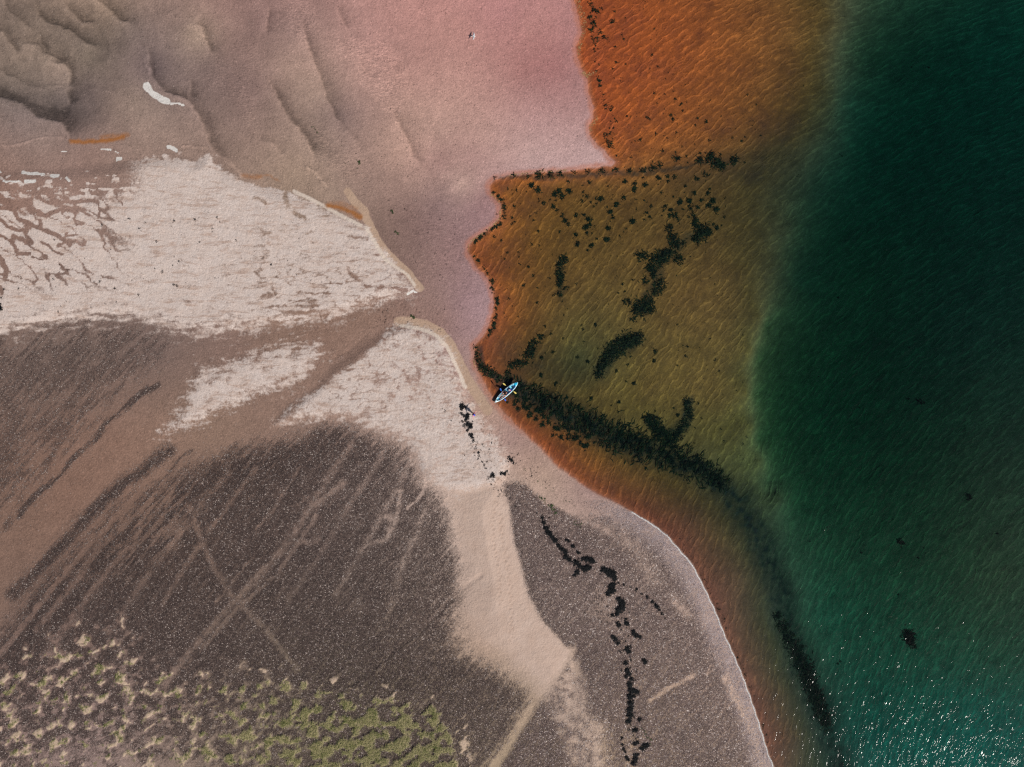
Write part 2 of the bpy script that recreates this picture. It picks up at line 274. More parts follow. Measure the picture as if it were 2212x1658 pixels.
WHITE_POOLS += [(crop(1024,768,[(1310,880),(1350,855),(1385,865)]), 9)]
PEB_STREAKS = [(crop(0,1536,p), w, a) for p, w, a in [
 ([(1380,0),(1240,80),(1130,180),(1040,250),(930,340),(880,430),(780,530),(650,640),(560,760),(430,880),(330,960),(230,1080),(200,1130)], 32, 1.0),
 ([(1480,560),(1250,740),(1080,850),(960,960),(860,1060),(700,1220),(550,1400),(350,1600),(150,1800)], 80, 1.0), ([(1680,570),(1550,650),(1460,770),(1380,850)], 22, .8), ([(130,1150),(90,1220)], 40, .7)]]
LIGHT_TRACKS = [([(420,1090),(455,1190),(500,1270),(570,1340),(650,1440)], 6, .5), ([(690,1110),(610,1230),(520,1310),(450,1390)], 5, .5), ([(560,1010),(500,1090),(430,1190),(360,1300)], 5, .42), ([(500,1020),(420,1120),(330,1240),(250,1360)], 6, .42), ([(760,960),(690,1070),(620,1170),(560,1260)], 7, .40), ([(830,980),(760,1090),(700,1190),(630,1290)], 6, .36), ([(880,1020),(800,1160),(730,1280)], 6, .34), ([(380,1060),(300,1160),(200,1290),(120,1400)], 7, .5), ([(930,1080),(880,1200),(840,1330)], 6, .3), ([(300,1090),(220,1190),(130,1310)], 6, .5),
 (crop(0,1536,[(1260,900),(1100,1060),(950,1230),(850,1330),(700,1500),(570,1650),(430,1830),(280,2020),(150,2190),(0,2360),(-300,2700)]), 23, 1.0),
 (crop(0,2296,[(740,0),(640,110),(500,290),(380,440)]), 26, .6), (crop(0,1536,[(1460,870),(1300,1020),(1150,1160),(960,1320),(760,1600)]), 22, .55), (crop(0,1536,[(2211,1470),(2100,1600),(1900,1850)]), 12, .5),
 (crop(1024,1536,[(760,850),(600,960),(450,1110),(330,1300),(200,1470),(30,1640),(-250,1950),(-600,2350),(-800,2650)]), 26, .62), (crop(1024,1536,[(400,700),(300,860),(150,1100),(20,1240)]), 12, .4), (crop(1024,1536,[(1250,900),(1230,1080),(1190,1230),(1120,1330),(950,1370)]), 18, .55),
 (crop(1024,1536,[(1140,1130),(1200,1160),(1170,1240)]), 34, .55), (crop(1024,1536,[(420,1340),(480,1350),(560,1320)]), 24, .6), (crop(1024,1536,[(1490,470),(1485,620),(1470,830),(1440,930),(1380,1000),(1300,1060)]), 13, .75), (crop(1024,1536,[(340,1040),(560,900),(480,1000)]), 14, .3),
 (crop(2048,2296,[(510,640),(420,760),(330,900),(240,1020),(150,1170),(70,1290),(0,1400),(-150,1620),(-250,1780)]), 34, 1.0), (crop(2048,2296,[(1560,840),(1430,900),(1300,970),(1160,1060)]), 18, .6), (crop(2048,2296,[(1690,760),(1660,850)]), 10, .5),
 (crop(2048,2296,[(530,740),(540,840)]), 40, .8), (crop(2048,2296,[(500,880),(520,1020),(510,1150)]), 70, .45), (crop(2048,2296,[(750,1330),(760,1480),(800,1658)]), 90, .42), (crop(2048,2296,[(1000,1380),(1010,1658)]), 60, .3), (crop(2048,2296,[(1370,190),(1430,260),(1500,340)]), 34, .5), (crop(2048,2296,[(1830,880),(1900,1020),(1960,1120),(2080,1350),(2130,1500),(2160,1658)]), 30, .55),
 (crop(2048,1536,[(860,1230),(980,1330),(1100,1480),(1200,1658)]), 70, .34), (crop(2048,1536,[(280,850),(420,980),(520,1100),(700,1190),(820,1270)]), 40, .6), (crop(2048,2296,[(820,150),(760,250),(850,330)]), 90, .25)]
FOOTPRINTS = [crop(1024,1536,[(2060,1000),(2040,1180),(2045,1290),(2050,1400),(2080,1540),(2100,1620),(2090,1760),(2110,1890)]), crop(1024,1536,[(2110,1110),(2105,1220),(2120,1330),(2150,1440),(2160,1560),(2180,1700),(2190,1860),(2200,2010),(2190,2200)]),
 crop(1024,1536,[(1380,840),(1470,850),(1580,830),(1700,820),(1800,820),(1900,870)]), crop(1024,1536,[(1090,150),(1120,210),(1170,270),(1240,320),(1300,370),(1350,420),(1420,480)]), crop(0,768,[(1480,190),(1620,240),(1740,290),(1850,340),(1930,420),(1980,480),(2060,540),(2130,600),(2200,660)]),
 crop(1024,768,[(1090,540),(1150,690),(1160,790),(1190,830)]), crop(1024,768,[(190,490),(190,600),(140,790),(200,930)]), crop(1024,768,[(1260,1380),(1370,1390),(1500,1390),(1620,1370)]), crop(1024,1536,[(680,500),(820,530),(950,530),(1080,520)]),
 crop(0,768,[(1380,270),(1560,270),(1800,290),(2030,320),(2200,370)]), crop(1024,768,[(120,430),(190,500),(190,560)]), crop(1024,1536,[(1500,100),(1470,210),(1450,320),(1400,430)])]

# weed beds and wrack: (name, label, category, group, [(u, v, r)...], kind) ; kind: 'bed' under water, 'wrack' on the beach
WEEDS = [
 ('eelgrass_bed', 'long dark green eelgrass bed running from the kayak out to the drop-off', 'eelgrass', [(1098,828,9),(1118,840,16),(1150,856,22),(1190,878,27),(1230,898,30),(1280,920,32),(1320,940,34),(1360,956,34),(1400,972,35),(1450,988,34),(1500,1010,33),(1540,1034,29),(1564,1052,15)]),
 ('eelgrass_bed', 'two-armed dark weed patch joining the long eelgrass bed near its outer end', 'eelgrass', [(1402,905,8),(1414,911,12),(1424,926,12),(1436,941,14),(1452,955,12),(1489,869,7),(1491,886,7),(1493,900,7),(1484,916,8),(1474,931,8),(1466,946,10)]),
 ('eelgrass_bed', 'large solid black-green weed patch in open shallows above the long eelgrass bed', 'eelgrass', [(1382,729,9),(1372,733,11),(1359,739,14),(1340,747,15),(1324,764,14),(1309,779,11),(1300,796,8),(1294,810,7)]),
 ('eelgrass_bed', 'ragged zigzag chain of dark weed in the middle of the shallows', 'eelgrass', [(1386,551,8),(1397,553,6),(1434,553,13),(1420,562,12),(1449,545,8),(1469,558,9),(1409,578,9),(1414,593,7),(1396,606,6),(1429,613,10),(1421,631,8),(1401,652,11),(1389,664,14),(1378,670,9),(1408,668,9),(1372,690,5),(1358,652,6)]),
 ('eelgrass_bed', 'dark weed patch with a tail at the seaward end of the zigzag chain', 'eelgrass', [(1461,463,5),(1467,472,4),(1449,491,7),(1457,512,10),(1462,528,8),(1502,464,5),(1507,475,6),(1512,485,5),(1520,499,14),(1509,514,9),(1534,498,7),(1480,524,5)]),
 ('eelgrass_bed', 'narrow upright strip of dark weed nearest the left shore of the shallows', 'eelgrass', [(1220,560,8),(1210,572,6),(1209,582,5),(1212,594,8),(1213,606,7),(1208,617,5),(1222,622,4),(1211,634,5),(1198,637,3)]),
 ('eelgrass_bed', 'curved row of dark weed clumps just above the kayak', 'eelgrass', [(1170,729,6),(1155,741,7),(1147,754,8),(1144,766,9),(1135,783,6),(1120,785,7),(1108,790,8),(1098,806,6)]),
 ('eelgrass_bed', 'black weed fringe at the water edge where the shore turns toward the kayak', 'eelgrass', [(1029,752,4),(1031,766,5),(1034,780,6),(1042,792,7),(1053,802,8),(1066,810,8),(1080,818,7)]),
 ('eelgrass_bed', 'thin black weed line under the straight sand edge below the pink flat', 'eelgrass', [(1068,385,3),(1110,379,4),(1140,382,4),(1165,379,7),(1190,378,6),(1212,376,5),(1240,374,4),(1270,372,4),(1300,371,5),(1330,369,5),(1360,368,5),(1390,367,5),(1412,361,6),(1428,357,5)]),
 ('eelgrass_bed', 'loose dark weed cluster off the seaward end of the straight weed line', 'eelgrass', [(1465,342,6),(1515,345,7),(1535,340,7),(1550,350,10),(1562,356,8),(1590,343,8),(1540,332,6),(1528,376,5)]),
 ('eelgrass_bed', 'dark blue-black weed strip along the drop-off beside the lower beach', 'eelgrass', [(1690,1340,8),(1702,1365,11),(1716,1392,13),(1731,1417,15),(1743,1443,16),(1758,1470,16),(1766,1495,15),(1776,1520,15),(1788,1548,16),(1800,1575,12)]),
 ('eelgrass_bed', 'single black weed clump alone in the glittering deep water', 'eelgrass', [(1987,1390,10),(1997,1393,9),(1994,1405,8),(2001,1416,5)]),
 ('eelgrass_bed', 'small dark weed clump in deep water near the right edge of view', 'eelgrass', [(2130,1082,4),(2134,1087,4)]),
 ('eelgrass_bed', 'small dark weed clump in deep water left of the right-edge one', 'eelgrass', [(1975,1181,4),(1981,1188,5)]),
 ('eelgrass_bed', 'dark weed streak in deep green water far out from the long bed', 'eelgrass', [(2004,864,3),(2028,868,4),(2036,872,4)]),
 ('eelgrass_bed', 'patchy black weed fringe along the edge of the pink flat at the top', 'eelgrass', [(1276,8,4),(1284,22,5),(1292,26,4),(1274,38,4),(1282,52,4),(1278,64,5),(1284,84,4),(1297,70,4),(1306,80,4),(1282,46,3)]),
 ('eelgrass_bed', 'round black weed spot in the orange shallows near the top', 'eelgrass', [(1325,47,4),(1320,44,3)]),
 ('eelgrass_bed', 'small black weed patch beside the tiny sand islet off the pink flat', 'eelgrass', [(1315,308,4),(1320,316,5),(1308,294,4),(1316,290,3)]),
]
WRACK = [
 ('seaweed_clump', 'round ball-like black seaweed clump at the tip of the walking person\'s shadow', [(999.3,879.3,6.0)]),
 ('seaweed_clump', 'small bent seaweed clump just below the round black ball', [(995,893,2.2),(999,895,2.6),(1002,898,2.6)]),
 ('seaweed_clump', 'comma-shaped seaweed clump just below the walking person\'s shadow', [(1011,897,4.0),(1010,902,4.2),(1006,907,3)]),
 ('seaweed_clump', 'branching black seaweed clump lying below the comma-shaped one', [(1000,910.6,2.4),(1010,913,2.8),(1014,917,4.2),(1018,921,4),(1005,917,2.4),(1003,920,2.2),(1009,921,2)]),
 ('seaweed_clump', 'thin ragged seaweed line running down the pale sand toward the gravel', [(1010,930,2.8),(1013,927,2),(1018,940,3.6),(1021,946,3),(1023,953,2.4),(1029,966,1.8),(1034,977,2.4),(1036,984,1.8),(1043,997,1.8),(1047,1003,1.8),(1050,1012,1.6)]),
 ('seaweed_clump', 'small seaweed clump left of a pair where pale sand meets gravel', [(1064,1025,3.6),(1068,1030,2.4),(1060,1029,2)]),
 ('seaweed_clump', 'small seaweed clump right of a pair where pale sand meets gravel', [(1084,1022,3.6),(1091,1023,3.4),(1095,1019,2.4)]),
 ('seaweed_clump', 'slanting seaweed clump on the sand just inshore of the orange shallows', [(1100,989,3),(1105,994,3.6),(1110,1000,2.6)]),
 ('seaweed_clump', 'long dark seaweed streak at the head of the gravel wrack line', [(1171,1118,3.4),(1174,1128,4),(1180,1140,5),(1185,1150,5.4),(1192,1158,4.4),(1199,1165,4.6),(1206,1176,4.2),(1214,1185,5),(1222,1190,4)]),
 ('seaweed_clump', 'small curved seaweed piece right of the streak at the wrack line head', [(1222,1165,2.6),(1227,1167,3.2)]),
 ('seaweed_clump', 'pair of dark seaweed pieces beside the upper wrack line on gravel', [(1237,1178,3.6),(1248,1191,3.4)]),
 ('seaweed_clump', 'broad broken seaweed mat halfway along the upper wrack line', [(1222,1200,5),(1230,1206,4),(1243,1212,5.5),(1251,1220,5),(1263,1226,6.5),(1246,1232,4.5),(1270,1222,5),(1240,1240,3)]),
 ('seaweed_clump', 'thick short seaweed roll right of the broken mat on gravel', [(1258,1205,3.6),(1266,1205,5),(1275,1207,5.6),(1281,1210,3.6)]),
 ('seaweed_clump', 'tangled dark seaweed heap where the wrack line forks on gravel', [(1302,1227,6),(1312,1232,7.5),(1322,1237,7.5),(1326,1246,5),(1318,1262,5),(1319,1271,7.5),(1312,1278,5),(1324,1258,4)]),
 ('seaweed_clump', 'thin arching seaweed trail curving right from the wrack line fork', [(1334,1256,2.4),(1346,1260,2.4),(1360,1264,2.2),(1372,1270,2.6),(1384,1279,2.4),(1396,1286,3),(1406,1296,3.4),(1415,1305,4.4),(1421,1313,3),(1427,1322,3),(1433,1332,2)]),
 ('seaweed_clump', 'thick hooked seaweed heap below the wrack line fork', [(1335,1291,5),(1341,1298,7),(1341,1307,7),(1334,1314,6),(1330,1322,4),(1321,1324,3.6)]),
 ('seaweed_clump', 'leftmost of two small seaweed lumps below the hooked heap', [(1332,1340,3),(1335,1346,4)]),
 ('seaweed_clump', 'rightmost of two small seaweed lumps below the hooked heap', [(1349,1334,3),(1352,1342,4.4)]),
 ('seaweed_clump', 'boot-shaped seaweed lump standing off the wrack line to its right', [(1365,1359,3.4),(1366,1364,3.4),(1372,1368,4.4),(1379,1371,4)]),
 ('seaweed_clump', 'slanting seaweed pair on the left side of the middle wrack line', [(1322,1371,3.6),(1327,1376,4.4),(1333,1384,4)]),
 ('seaweed_clump', 'compact seaweed lump right of the slanting pair in the middle wrack line', [(1353,1394,4.4),(1356,1401,4.2),(1350,1398,3)]),
 ('seaweed_clump', 'lone round seaweed lump on gravel right of the middle wrack line', [(1388,1421,3.8),(1391,1425,3.6)]),
 ('seaweed_clump', 'long broken seaweed column running down the lower wrack line', [(1350,1426,4.4),(1352,1441,4.4),(1356,1448,5),(1350,1455,3.6),(1362,1461,4),(1358,1472,5),(1361,1484,6),(1358,1498,6),(1360,1512,6),(1359,1526,6.4),(1359,1538,6),(1355,1551,4.4)]),
 ('seaweed_clump', 'seaweed lump touching the right side of the long broken column', [(1370,1486,4.6),(1374,1490,4.2),(1366,1497,3.6)]),
 ('seaweed_clump', 'uppermost of three round seaweed lumps below the long column', [(1379,1547,3.8)]),
 ('seaweed_clump', 'middle of three round seaweed lumps below the long column', [(1366,1570,3.8),(1372,1569,3.8)]),
 ('seaweed_clump', 'lowest of three round seaweed lumps below the long column', [(1368,1598,4),(1374,1596,3.6)]),
 ('seaweed_clump', 'kidney-shaped black seaweed lump right of the wrack line near the bottom', [(1385,1609,4.6),(1391,1604,5.2),(1396,1601,3.4)]),
 ('seaweed_clump', 'thin ragged seaweed strand at lower left end of the wrack line', [(1341,1586,3),(1342,1600,2.6),(1344,1609,3),(1348,1616,2.6),(1351,1628,3.4),(1355,1633,3)]),
 ('seaweed_clump', 'thick upright seaweed lump at the bottom end of the wrack line', [(1371,1622,4.4),(1370,1631,5),(1366,1640,5.4)]),
 ('seaweed_clump', 'small double seaweed scrap at the very bottom edge of the beach', [(1338,1653,3),(1344,1652,3)]),
 ('seaweed_clump', 'dark seaweed heap on pale sand at the left edge of view', [(2,657,4),(7,662,6),(13,668,5),(4,652,3)]),
 ('seaweed_clump', 'green seaweed tuft on wet sand at the channel mouth between the pale banks', [(889,683,2.4),(894,687,2.8)]),
 ('seaweed_clump', 'green seaweed tuft on brown wet sand above the channel mouth', [(855,503,2.2),(861,506,2.4)]),
 ('seaweed_clump', 'green star-shaped seaweed tuft above the orange pool on the flat', [(847,458,2.6),(850,462,2)]),
 ('seaweed_clump', 'dark green seaweed tuft alone on the pink-brown flat', [(777,352,2.6),(778,356,2.2)]),
 ('seaweed_clump', 'long thin green seaweed strand on the ribbed flat', [(680,278,1.4),(683,283,1.6),(687,289,1.8)]),
]

# ------------------------------------------------------------------ material helpers
class NT:
    def __init__(self, name):
        self.m = bpy.data.materials.new(name); self.m.use_nodes = True
        self.t = self.m.node_tree; self.t.nodes.clear()
        self.out = self.t.nodes.new('ShaderNodeOutputMaterial')
    def n(self, typ, **kw):
        nd = self.t.nodes.new(typ)
        for k, v in kw.items(): setattr(nd, k, v)
        return nd
    def set(self, sock, v):
        if isinstance(v, bpy.types.NodeSocket): self.t.links.new(v, sock)
        elif isinstance(v, (tuple, list, np.ndarray)):
            v = [float(q) for q in v]
            if len(sock.default_value) == 4 and len(v) == 3: v = v + [1.0]
            sock.default_value = v
        else: sock.default_value = v
    def math(self, op, a, b=None, c=None, clamp=False):
        nd = self.n('ShaderNodeMath', operation=op); nd.use_clamp = clamp
        self.set(nd.inputs[0], a)
        if b is not None: self.set(nd.inputs[1], b)
        if c is not None: self.set(nd.inputs[2], c)
        return nd.outputs[0]
    def attr(self, name, col=False):
        nd = self.n('ShaderNodeAttribute'); nd.attribute_name = name
        return nd.outputs['Color'] if col else nd.outputs['Fac']
    def mix(self, f, a, b, blend='MIX'):
        nd = self.n('ShaderNodeMix', data_type='RGBA', blend_type=blend)
        self.set(nd.inputs[0], f); self.set(nd.inputs[6], a); self.set(nd.inputs[7], b)
        return nd.outputs[2]
    def noise(self, vec, scale, detail=2.0, rough=0.5, dist=0.0, color=False):
        nd = self.n('ShaderNodeTexNoise')
        self.set(nd.inputs['Vector'], vec); nd.inputs['Scale'].default_value = scale
        nd.inputs['Detail'].default_value = detail; nd.inputs['Roughness'].default_value = rough; nd.inputs['Distortion'].default_value = dist
        return nd.outputs['Color' if color else 'Fac']
    def voro(self, vec, scale, feature='F1', rnd=1.0, dim='3D'):
        nd = self.n('ShaderNodeTexVoronoi', feature=feature, voronoi_dimensions=dim)
        self.set(nd.inputs['Vector'], vec); nd.inputs['Scale'].default_value = scale; nd.inputs['Randomness'].default_value = rnd
        return nd
    def smooth(self, v, a, b, lo=0.0, hi=1.0):
        nd = self.n('ShaderNodeMapRange', interpolation_type='SMOOTHSTEP')
        self.set(nd.inputs[0], v); self.set(nd.inputs[1], a); self.set(nd.inputs[2], b); self.set(nd.inputs[3], lo); self.set(nd.inputs[4], hi)
        return nd.outputs[0]
    def ramp(self, f, stops, mode='LINEAR'):
        nd = self.n('ShaderNodeValToRGB'); nd.color_ramp.interpolation = mode
        e = nd.color_ramp.elements
        while len(e) < len(stops): e.new(0.5)
        for el, (p, c) in zip(e, stops):
            el.position = p; el.color = [float(q) for q in lin(c)] + [1.0]
        self.set(nd.inputs[0], f)
        return nd.outputs[0]
    def mapping(self, vec, rot=0.0, scale=(1, 1, 1)):
        nd = self.n('ShaderNodeMapping')
        self.set(nd.inputs['Vector'], vec); nd.inputs['Rotation'].default_value = (0, 0, math.radians(rot)); nd.inputs['Scale'].default_value = scale
        return nd.outputs[0]
    def pos(self): return self.n('ShaderNodeNewGeometry').outputs['Position']
    def obj(self): return self.n('ShaderNodeTexCoord').outputs['Object']
    def bump(self, h, strength=1.0, dist=1.0):
        nd = self.n('ShaderNodeBump'); self.set(nd.inputs['Height'], h)
        nd.inputs['Strength'].default_value = strength; nd.inputs['Distance'].default_value = dist
        return nd.outputs[0]
    def principled(self, col, rough=0.8, normal=None, spec=0.3):
        nd = self.n('ShaderNodeBsdfPrincipled')
        self.set(nd.inputs['Base Color'], col); self.set(nd.inputs['Roughness'], rough)
        nd.inputs['Specular IOR Level'].default_value = spec
        if normal is not None: self.set(nd.inputs['Normal'], normal)
        self.t.links.new(nd.outputs[0], self.out.inputs[0])
        return self.m

def plain_material(name, rgb, rough=0.6, var=0.12, scale=6.0, spec=0.3, bumpy=0.0, alt=None):
    t = NT(name)
    o = t.obj()
    nz = t.noise(o, scale, 4.0, 0.6)
    base = lin(rgb)
    col = t.mix(nz, base * (1 - var), lin(alt) if alt is not None else np.minimum(base * (1 + var), 1))
    nrm = t.bump(t.noise(o, scale * 3, 3.0), 0.4, bumpy) if bumpy else None
    return t.principled(col, rough, nrm, spec)

# ------------------------------------------------------------------ mesh helpers
def mesh_arrays(name, verts, faces, attrs=None, smooth=False):
    """verts (n,3), faces (m,k) index array"""
    me = bpy.data.meshes.new(name)
    verts = np.ascontiguousarray(verts, dtype=np.float32); faces = np.ascontiguousarray(faces, dtype=np.int32)
    m, k = faces.shape
    me.vertices.add(len(verts)); me.vertices.foreach_set('co', verts.ravel())
    me.loops.add(m * k); me.loops.foreach_set('vertex_index', faces.ravel())
    me.polygons.add(m); me.polygons.foreach_set('loop_start', np.arange(0, m * k, k, dtype=np.int32))
    me.polygons.foreach_set('use_smooth', np.full(m, smooth, dtype=bool))
    me.update(calc_edges=True)
    for nm, a in (attrs or {}).items():
        a = np.asarray(a, dtype=np.float32)
        if a.ndim == 1:
            at = me.attributes.new(nm, 'FLOAT', 'POINT'); at.data.foreach_set('value', a)
        else:
            at = me.attributes.new(nm, 'FLOAT_COLOR', 'POINT')
            at.data.foreach_set('color', np.hstack([a, np.ones((len(a), 1), np.float32)]).astype(np.float32).ravel())
    return me
def link(name, me, mat=None, parent=None, label=None, cat=None, group=None, kind=None, loc=None):
    o = bpy.data.objects.new(name, me)
    C.objects.link(o)
    if mat is not None and me is not None: me.materials.clear(); me.materials.append(mat)
    if parent is not None: o.parent = parent
    if label: o['label'] = label
    if cat: o['category'] = cat
    if group: o['group'] = group
    if kind: o['kind'] = kind
    if loc is not None: o.location = loc
    return o

# ------------------------------------------------------------------ the ground: one sheet, land and sea bed
def axis(lo, hi, breaks):
    """fine inside, growing outside"""
    a = []
    for x0, x1, st in breaks: a.append(np.arange(x0, x1, st))
    mid = np.concatenate(a); mid = np.append(mid, breaks[-1][1])
    left = []; x = mid[0]; st = breaks[0][2]
    while x > lo: st *= 1.45; x -= st; left.append(x)
    right = []; x = mid[-1]; st = breaks[-1][2]
    while x < hi: st *= 1.45; x += st; right.append(x)
    return np.concatenate([left[::-1], mid, right])
XS = axis(-450, 450, [(-62, 36, 0.13), (36, 62, 0.2)])
YS = axis(-450, 450, [(-47, 47, 0.13)])
NX, NY = len(XS), len(YS)
PX, PY = np.meshgrid(XS, YS)
PX = PX.ravel(); PY = PY.ravel()
U = PX / K + 1106.0; V = 829.0 - PY / K
UC = np.clip(U, -255, 2470); VC = np.clip(V, -255, 1920)

def soft_line(pts, w, feather=1.0, u=None, v=None, warp=None):
    """1 on the line, falling to 0 at about w*(1+feather)"""
    u = UC if u is None else u; v = VC if v is None else v
    P = np.array([p[:2] for p in pts]); m = w * (1 + feather) + 25
    sel = np.where((u > P[:, 0].min() - m) & (u < P[:, 0].max() + m) & (v > P[:, 1].min() - m) & (v < P[:, 1].max() + m))[0]
    out = np.zeros(u.shape, np.float32)
    if len(sel) == 0: return out, sel
    uu = u[sel]; vv = v[sel]
    if warp is not None: uu = uu + warp[0][sel]; vv = vv + warp[1][sel]
    d = seg_dist(uu, vv, [tuple(p) for p in P])
    out[sel] = 1 - sst(w * (1 - min(feather, 0.95)) if feather < 1 else 0, w * (1 + feather), d)
    return out, sel

nA = fbm(U, V, 60, 11, 4); nB = fbm(U, V, 60, 31, 4)
nF = fbm(U, V, 16, 51, 3); nG = fbm(U, V, 16, 71, 3)
nS = fbm(U, V, 10, 91, 4, 0.6, -48, 7.0)           # streaks climbing to the right
nH = fbm(U, V, 9, 111, 3, 0.55, -6, 5.0)           # near level streaks
warp_small = (nF * 4.0, nG * 4.0)
warp_mid = (nA * 16.0 + nF * 5, nB * 16.0 + nG * 5)

SD_WATER = sdf_coarse(WATER_POLY)
sdw = from_coarse(SD_WATER, UC, VC) + nA * 2.0 + nF * 1.6
lower = sst(1000, 1200, V)                          # the cobbled lower beach has a clean edge
sdw = sdw - (nA * 2.0 + nF * 1.0) * lower
bed = sst(-1.5 - 3.5 * (1 - lower), 2.0 + 1.5 * (1 - lower), sdw + nG * 2.0 * (1 - lower))

dpts = [(a, b) for a, b, c in DEPTHS] + [WATERLINE[i] for i in range(0, len(WATERLINE), 2)]
dvals = [c for a, b, c in DEPTHS] + [0.02] * len(WATERLINE[::2])
depth = from_coarse(rbf_coarse(dpts, dvals)[..., 0], UC, VC)
depth = np.clip(depth + nA * 0.10 * np.clip(depth, 0, 1.0), 0.03, 4.0)
out_far = np.clip((np.maximum(np.abs(PX) - 60, np.abs(PY) - 46)) / 60.0, 0, 3)
depth = depth + 0.42 * np.clip(depth - 0.8, 0, 5) + out_far * 1.2
# the step in the bed below the straight sand edge
step_line = nat([(1900, 735), (2001, 709), (2108, 697), (2256, 684), (2381, 673), (2470, 660), (2560, 650), (2680, 625), (2800, 580)])
above = seg_dist(UC, VC, step_line)
hz = -depth * sst(0, 30, sdw) - 0.03 * sst(-2, 3, sdw)

# ---- land height
sdl = np.clip(-sdw, 0, 2000) * K
SD1, SD2, SD3 = sdf_coarse(DRY1), sdf_coarse(DRY2), sdf_coarse(DRY3)
SDC, SDCO = sdf_coarse(CORRIDOR), sdf_coarse(CORRIDOR_OUT)
SPL, SPM, SPS = sdf_coarse(PEB_LEFT), sdf_coarse(PEB_MAIN), sdf_coarse(PEB_SHORE)
SGR, SDU = sdf_coarse(GRASS), sdf_coarse(DUNES)
f = lambda F: from_coarse(F, UC, VC)
s1, s2, s3, sc_, sco, spl, spm, sps, sgr, sdu = map(f, (SD1, SD2, SD3, SDC, SDCO, SPL, SPM, SPS, SGR, SDU))
land = 0.02 + 0.035 * np.clip(sdl, 0, 4) + 0.010 * np.clip(sdl - 4, 0, 60)
bank = np.maximum.reduce([sst(-6, 26, s1), sst(-12, 16, s2), 0.5 * sst(-10, 30, s3)])
land += 0.26 * bank + 0.55 * sst(-20, 120, np.maximum(sps, np.maximum(sco, spm)))
dune_w = sst(-30, 60, sdu)
dn = fbm(U + nA * 18, V + nB * 18, 62, 131, 2, 0.4, 40, 1.5)
ridge = 1 - np.abs(dn) * 2.0
land += dune_w * 0.07 * np.clip(ridge, -0.4, 1)
land += nA * 0.05 + nF * 0.012
hollow = np.zeros_like(U, dtype=np.float32); pale = np.zeros_like(hollow)
for pts, w, a in HOLLOWS:
    s, _ = soft_line(pts, w * 0.2506 * 0.55, 1.0, warp=warp_small); hollow = np.maximum(hollow, 0) + s * a
for pts, w, a in PALES:
    s, _ = soft_line(pts, w * 0.2506 * 0.6, 0.9, warp=warp_small); pale = np.maximum(pale, s * a)
hollow = np.clip(hollow, 0, 0.6)
def step_field(pts, w, a):
    """wet hollow right of the line (dark), dry lip left of it (pale)"""
    P = np.array(pts); wd = w * 0.2506 * 1.35; m = wd * 3.2
    sel = np.where((UC > P[:, 0].min() - m) & (UC < P[:, 0].max() + m) & (VC > P[:, 1].min() - m) & (VC < P[:, 1].max() + m))[0]
    uu = UC[sel] + nF[sel] * 3.0 + nA[sel] * 3.0; vv = VC[sel] + nG[sel] * 3.0 + nB[sel] * 3.0
    best = np.full(len(sel), 1e9); side = np.zeros(len(sel)); fade = np.ones(len(sel)); n = len(P) - 1
    for k in range(n):
        ex, ey = P[k + 1] - P[k]; L = ex * ex + ey * ey
        t0 = ((uu - P[k, 0]) * ex + (vv - P[k, 1]) * ey) / L; t = np.clip(t0, 0, 1)
        d = np.hypot(uu - P[k, 0] - t * ex, vv - P[k, 1] - t * ey)
        c = ex * (vv - P[k, 1]) - ey * (uu - P[k, 0])
        q = (k + t) / n
        up = d < best
        best = np.where(up, d, best); side = np.where(up, c, side); fade = np.where(up, np.clip(np.minimum(q, 1 - q) * 7, 0, 1), fade)
    dk = np.where(side < 0, np.exp(-(best / (wd * 0.9)) ** 1.3), np.exp(-(best / (wd * 0.10)) ** 2) * 0.7) * fade * a
    lt = np.where(side > 0, np.exp(-(best / (wd * 0.75)) ** 1.2), 0) * sst(0, 2.0, best) * fade * a
    return sel, dk, lt
stepd = np.zeros_like(hollow); stepl = np.zeros_like(hollow)
for pts, w, a in STEPS:
    sel, dk, lt = step_field(pts, w, a)
    stepd[sel] = 1 - (1 - stepd[sel]) * (1 - dk * 0.9); stepl[sel] = np.maximum(stepl[sel], lt)
hollow = np.clip(hollow * 0.6 + 0.66 * stepd, 0, 0.66)
pale = np.maximum(pale, 0.24 * stepl)
land -= stepd * 0.05
land -= hollow * 0.30; land += pale * 0.5
face = np.zeros_like(hollow)
for pts, w in FACES:
    s, _ = soft_line(pts, w * 0.2506, 0.45, warp=(nF * 1.5, nG * 1.5)); face = np.maximum(face, s)
edge = np.zeros_like(hollow)
for pts, w in FACE_EDGE:
    s, _ = soft_line(pts, w * 0.2506, 0.5, warp=(nF * 1.5, nG * 1.5)); edge = np.maximum(edge, s)
land += edge * 0.015
# grass hummocks, scours
hum = fbm(U + nF * 6, V + nG * 6, 19, 151, 3, 0.5, -28, 1.6) + 0.22 * sst(350, 800, U) * sst(1480, 1560, V) - 0.08
gz = sst(-25, 60, sgr)
hq = hum + 0.16 * nF + 0.10 * nS - 0.30 * (1 - gz)
blob = sst(0.10, 0.32, hq + 0.10 * sst(450, 800, U)) * sst(-40, 20, sgr)
halo = sst(-0.22, 0.12, hq) * sst(-40, 30, sgr)               # thin sand round the hummocks
land += blob * 0.10
track = np.zeros_like(hollow)
for pts, w, a in LIGHT_TRACKS:
    w = w * 4 if w < 7.5 else w
    s, _ = soft_line(pts, w * 0.2506, 0.6 if w < 24 else 1.0, warp=(nF * 4, nG * 4)); track = np.maximum(track, s * min(1.0, a * 1.15) * np.clip(0.8 + 0.7 * nF + 0.5 * nS, 0, 1))
land -= track * 0.02
for pts, w in WET_STREAK:
    s, _ = soft_line(pts, w * 0.2506 * 0.4, 0.5); land -= s * 0.05
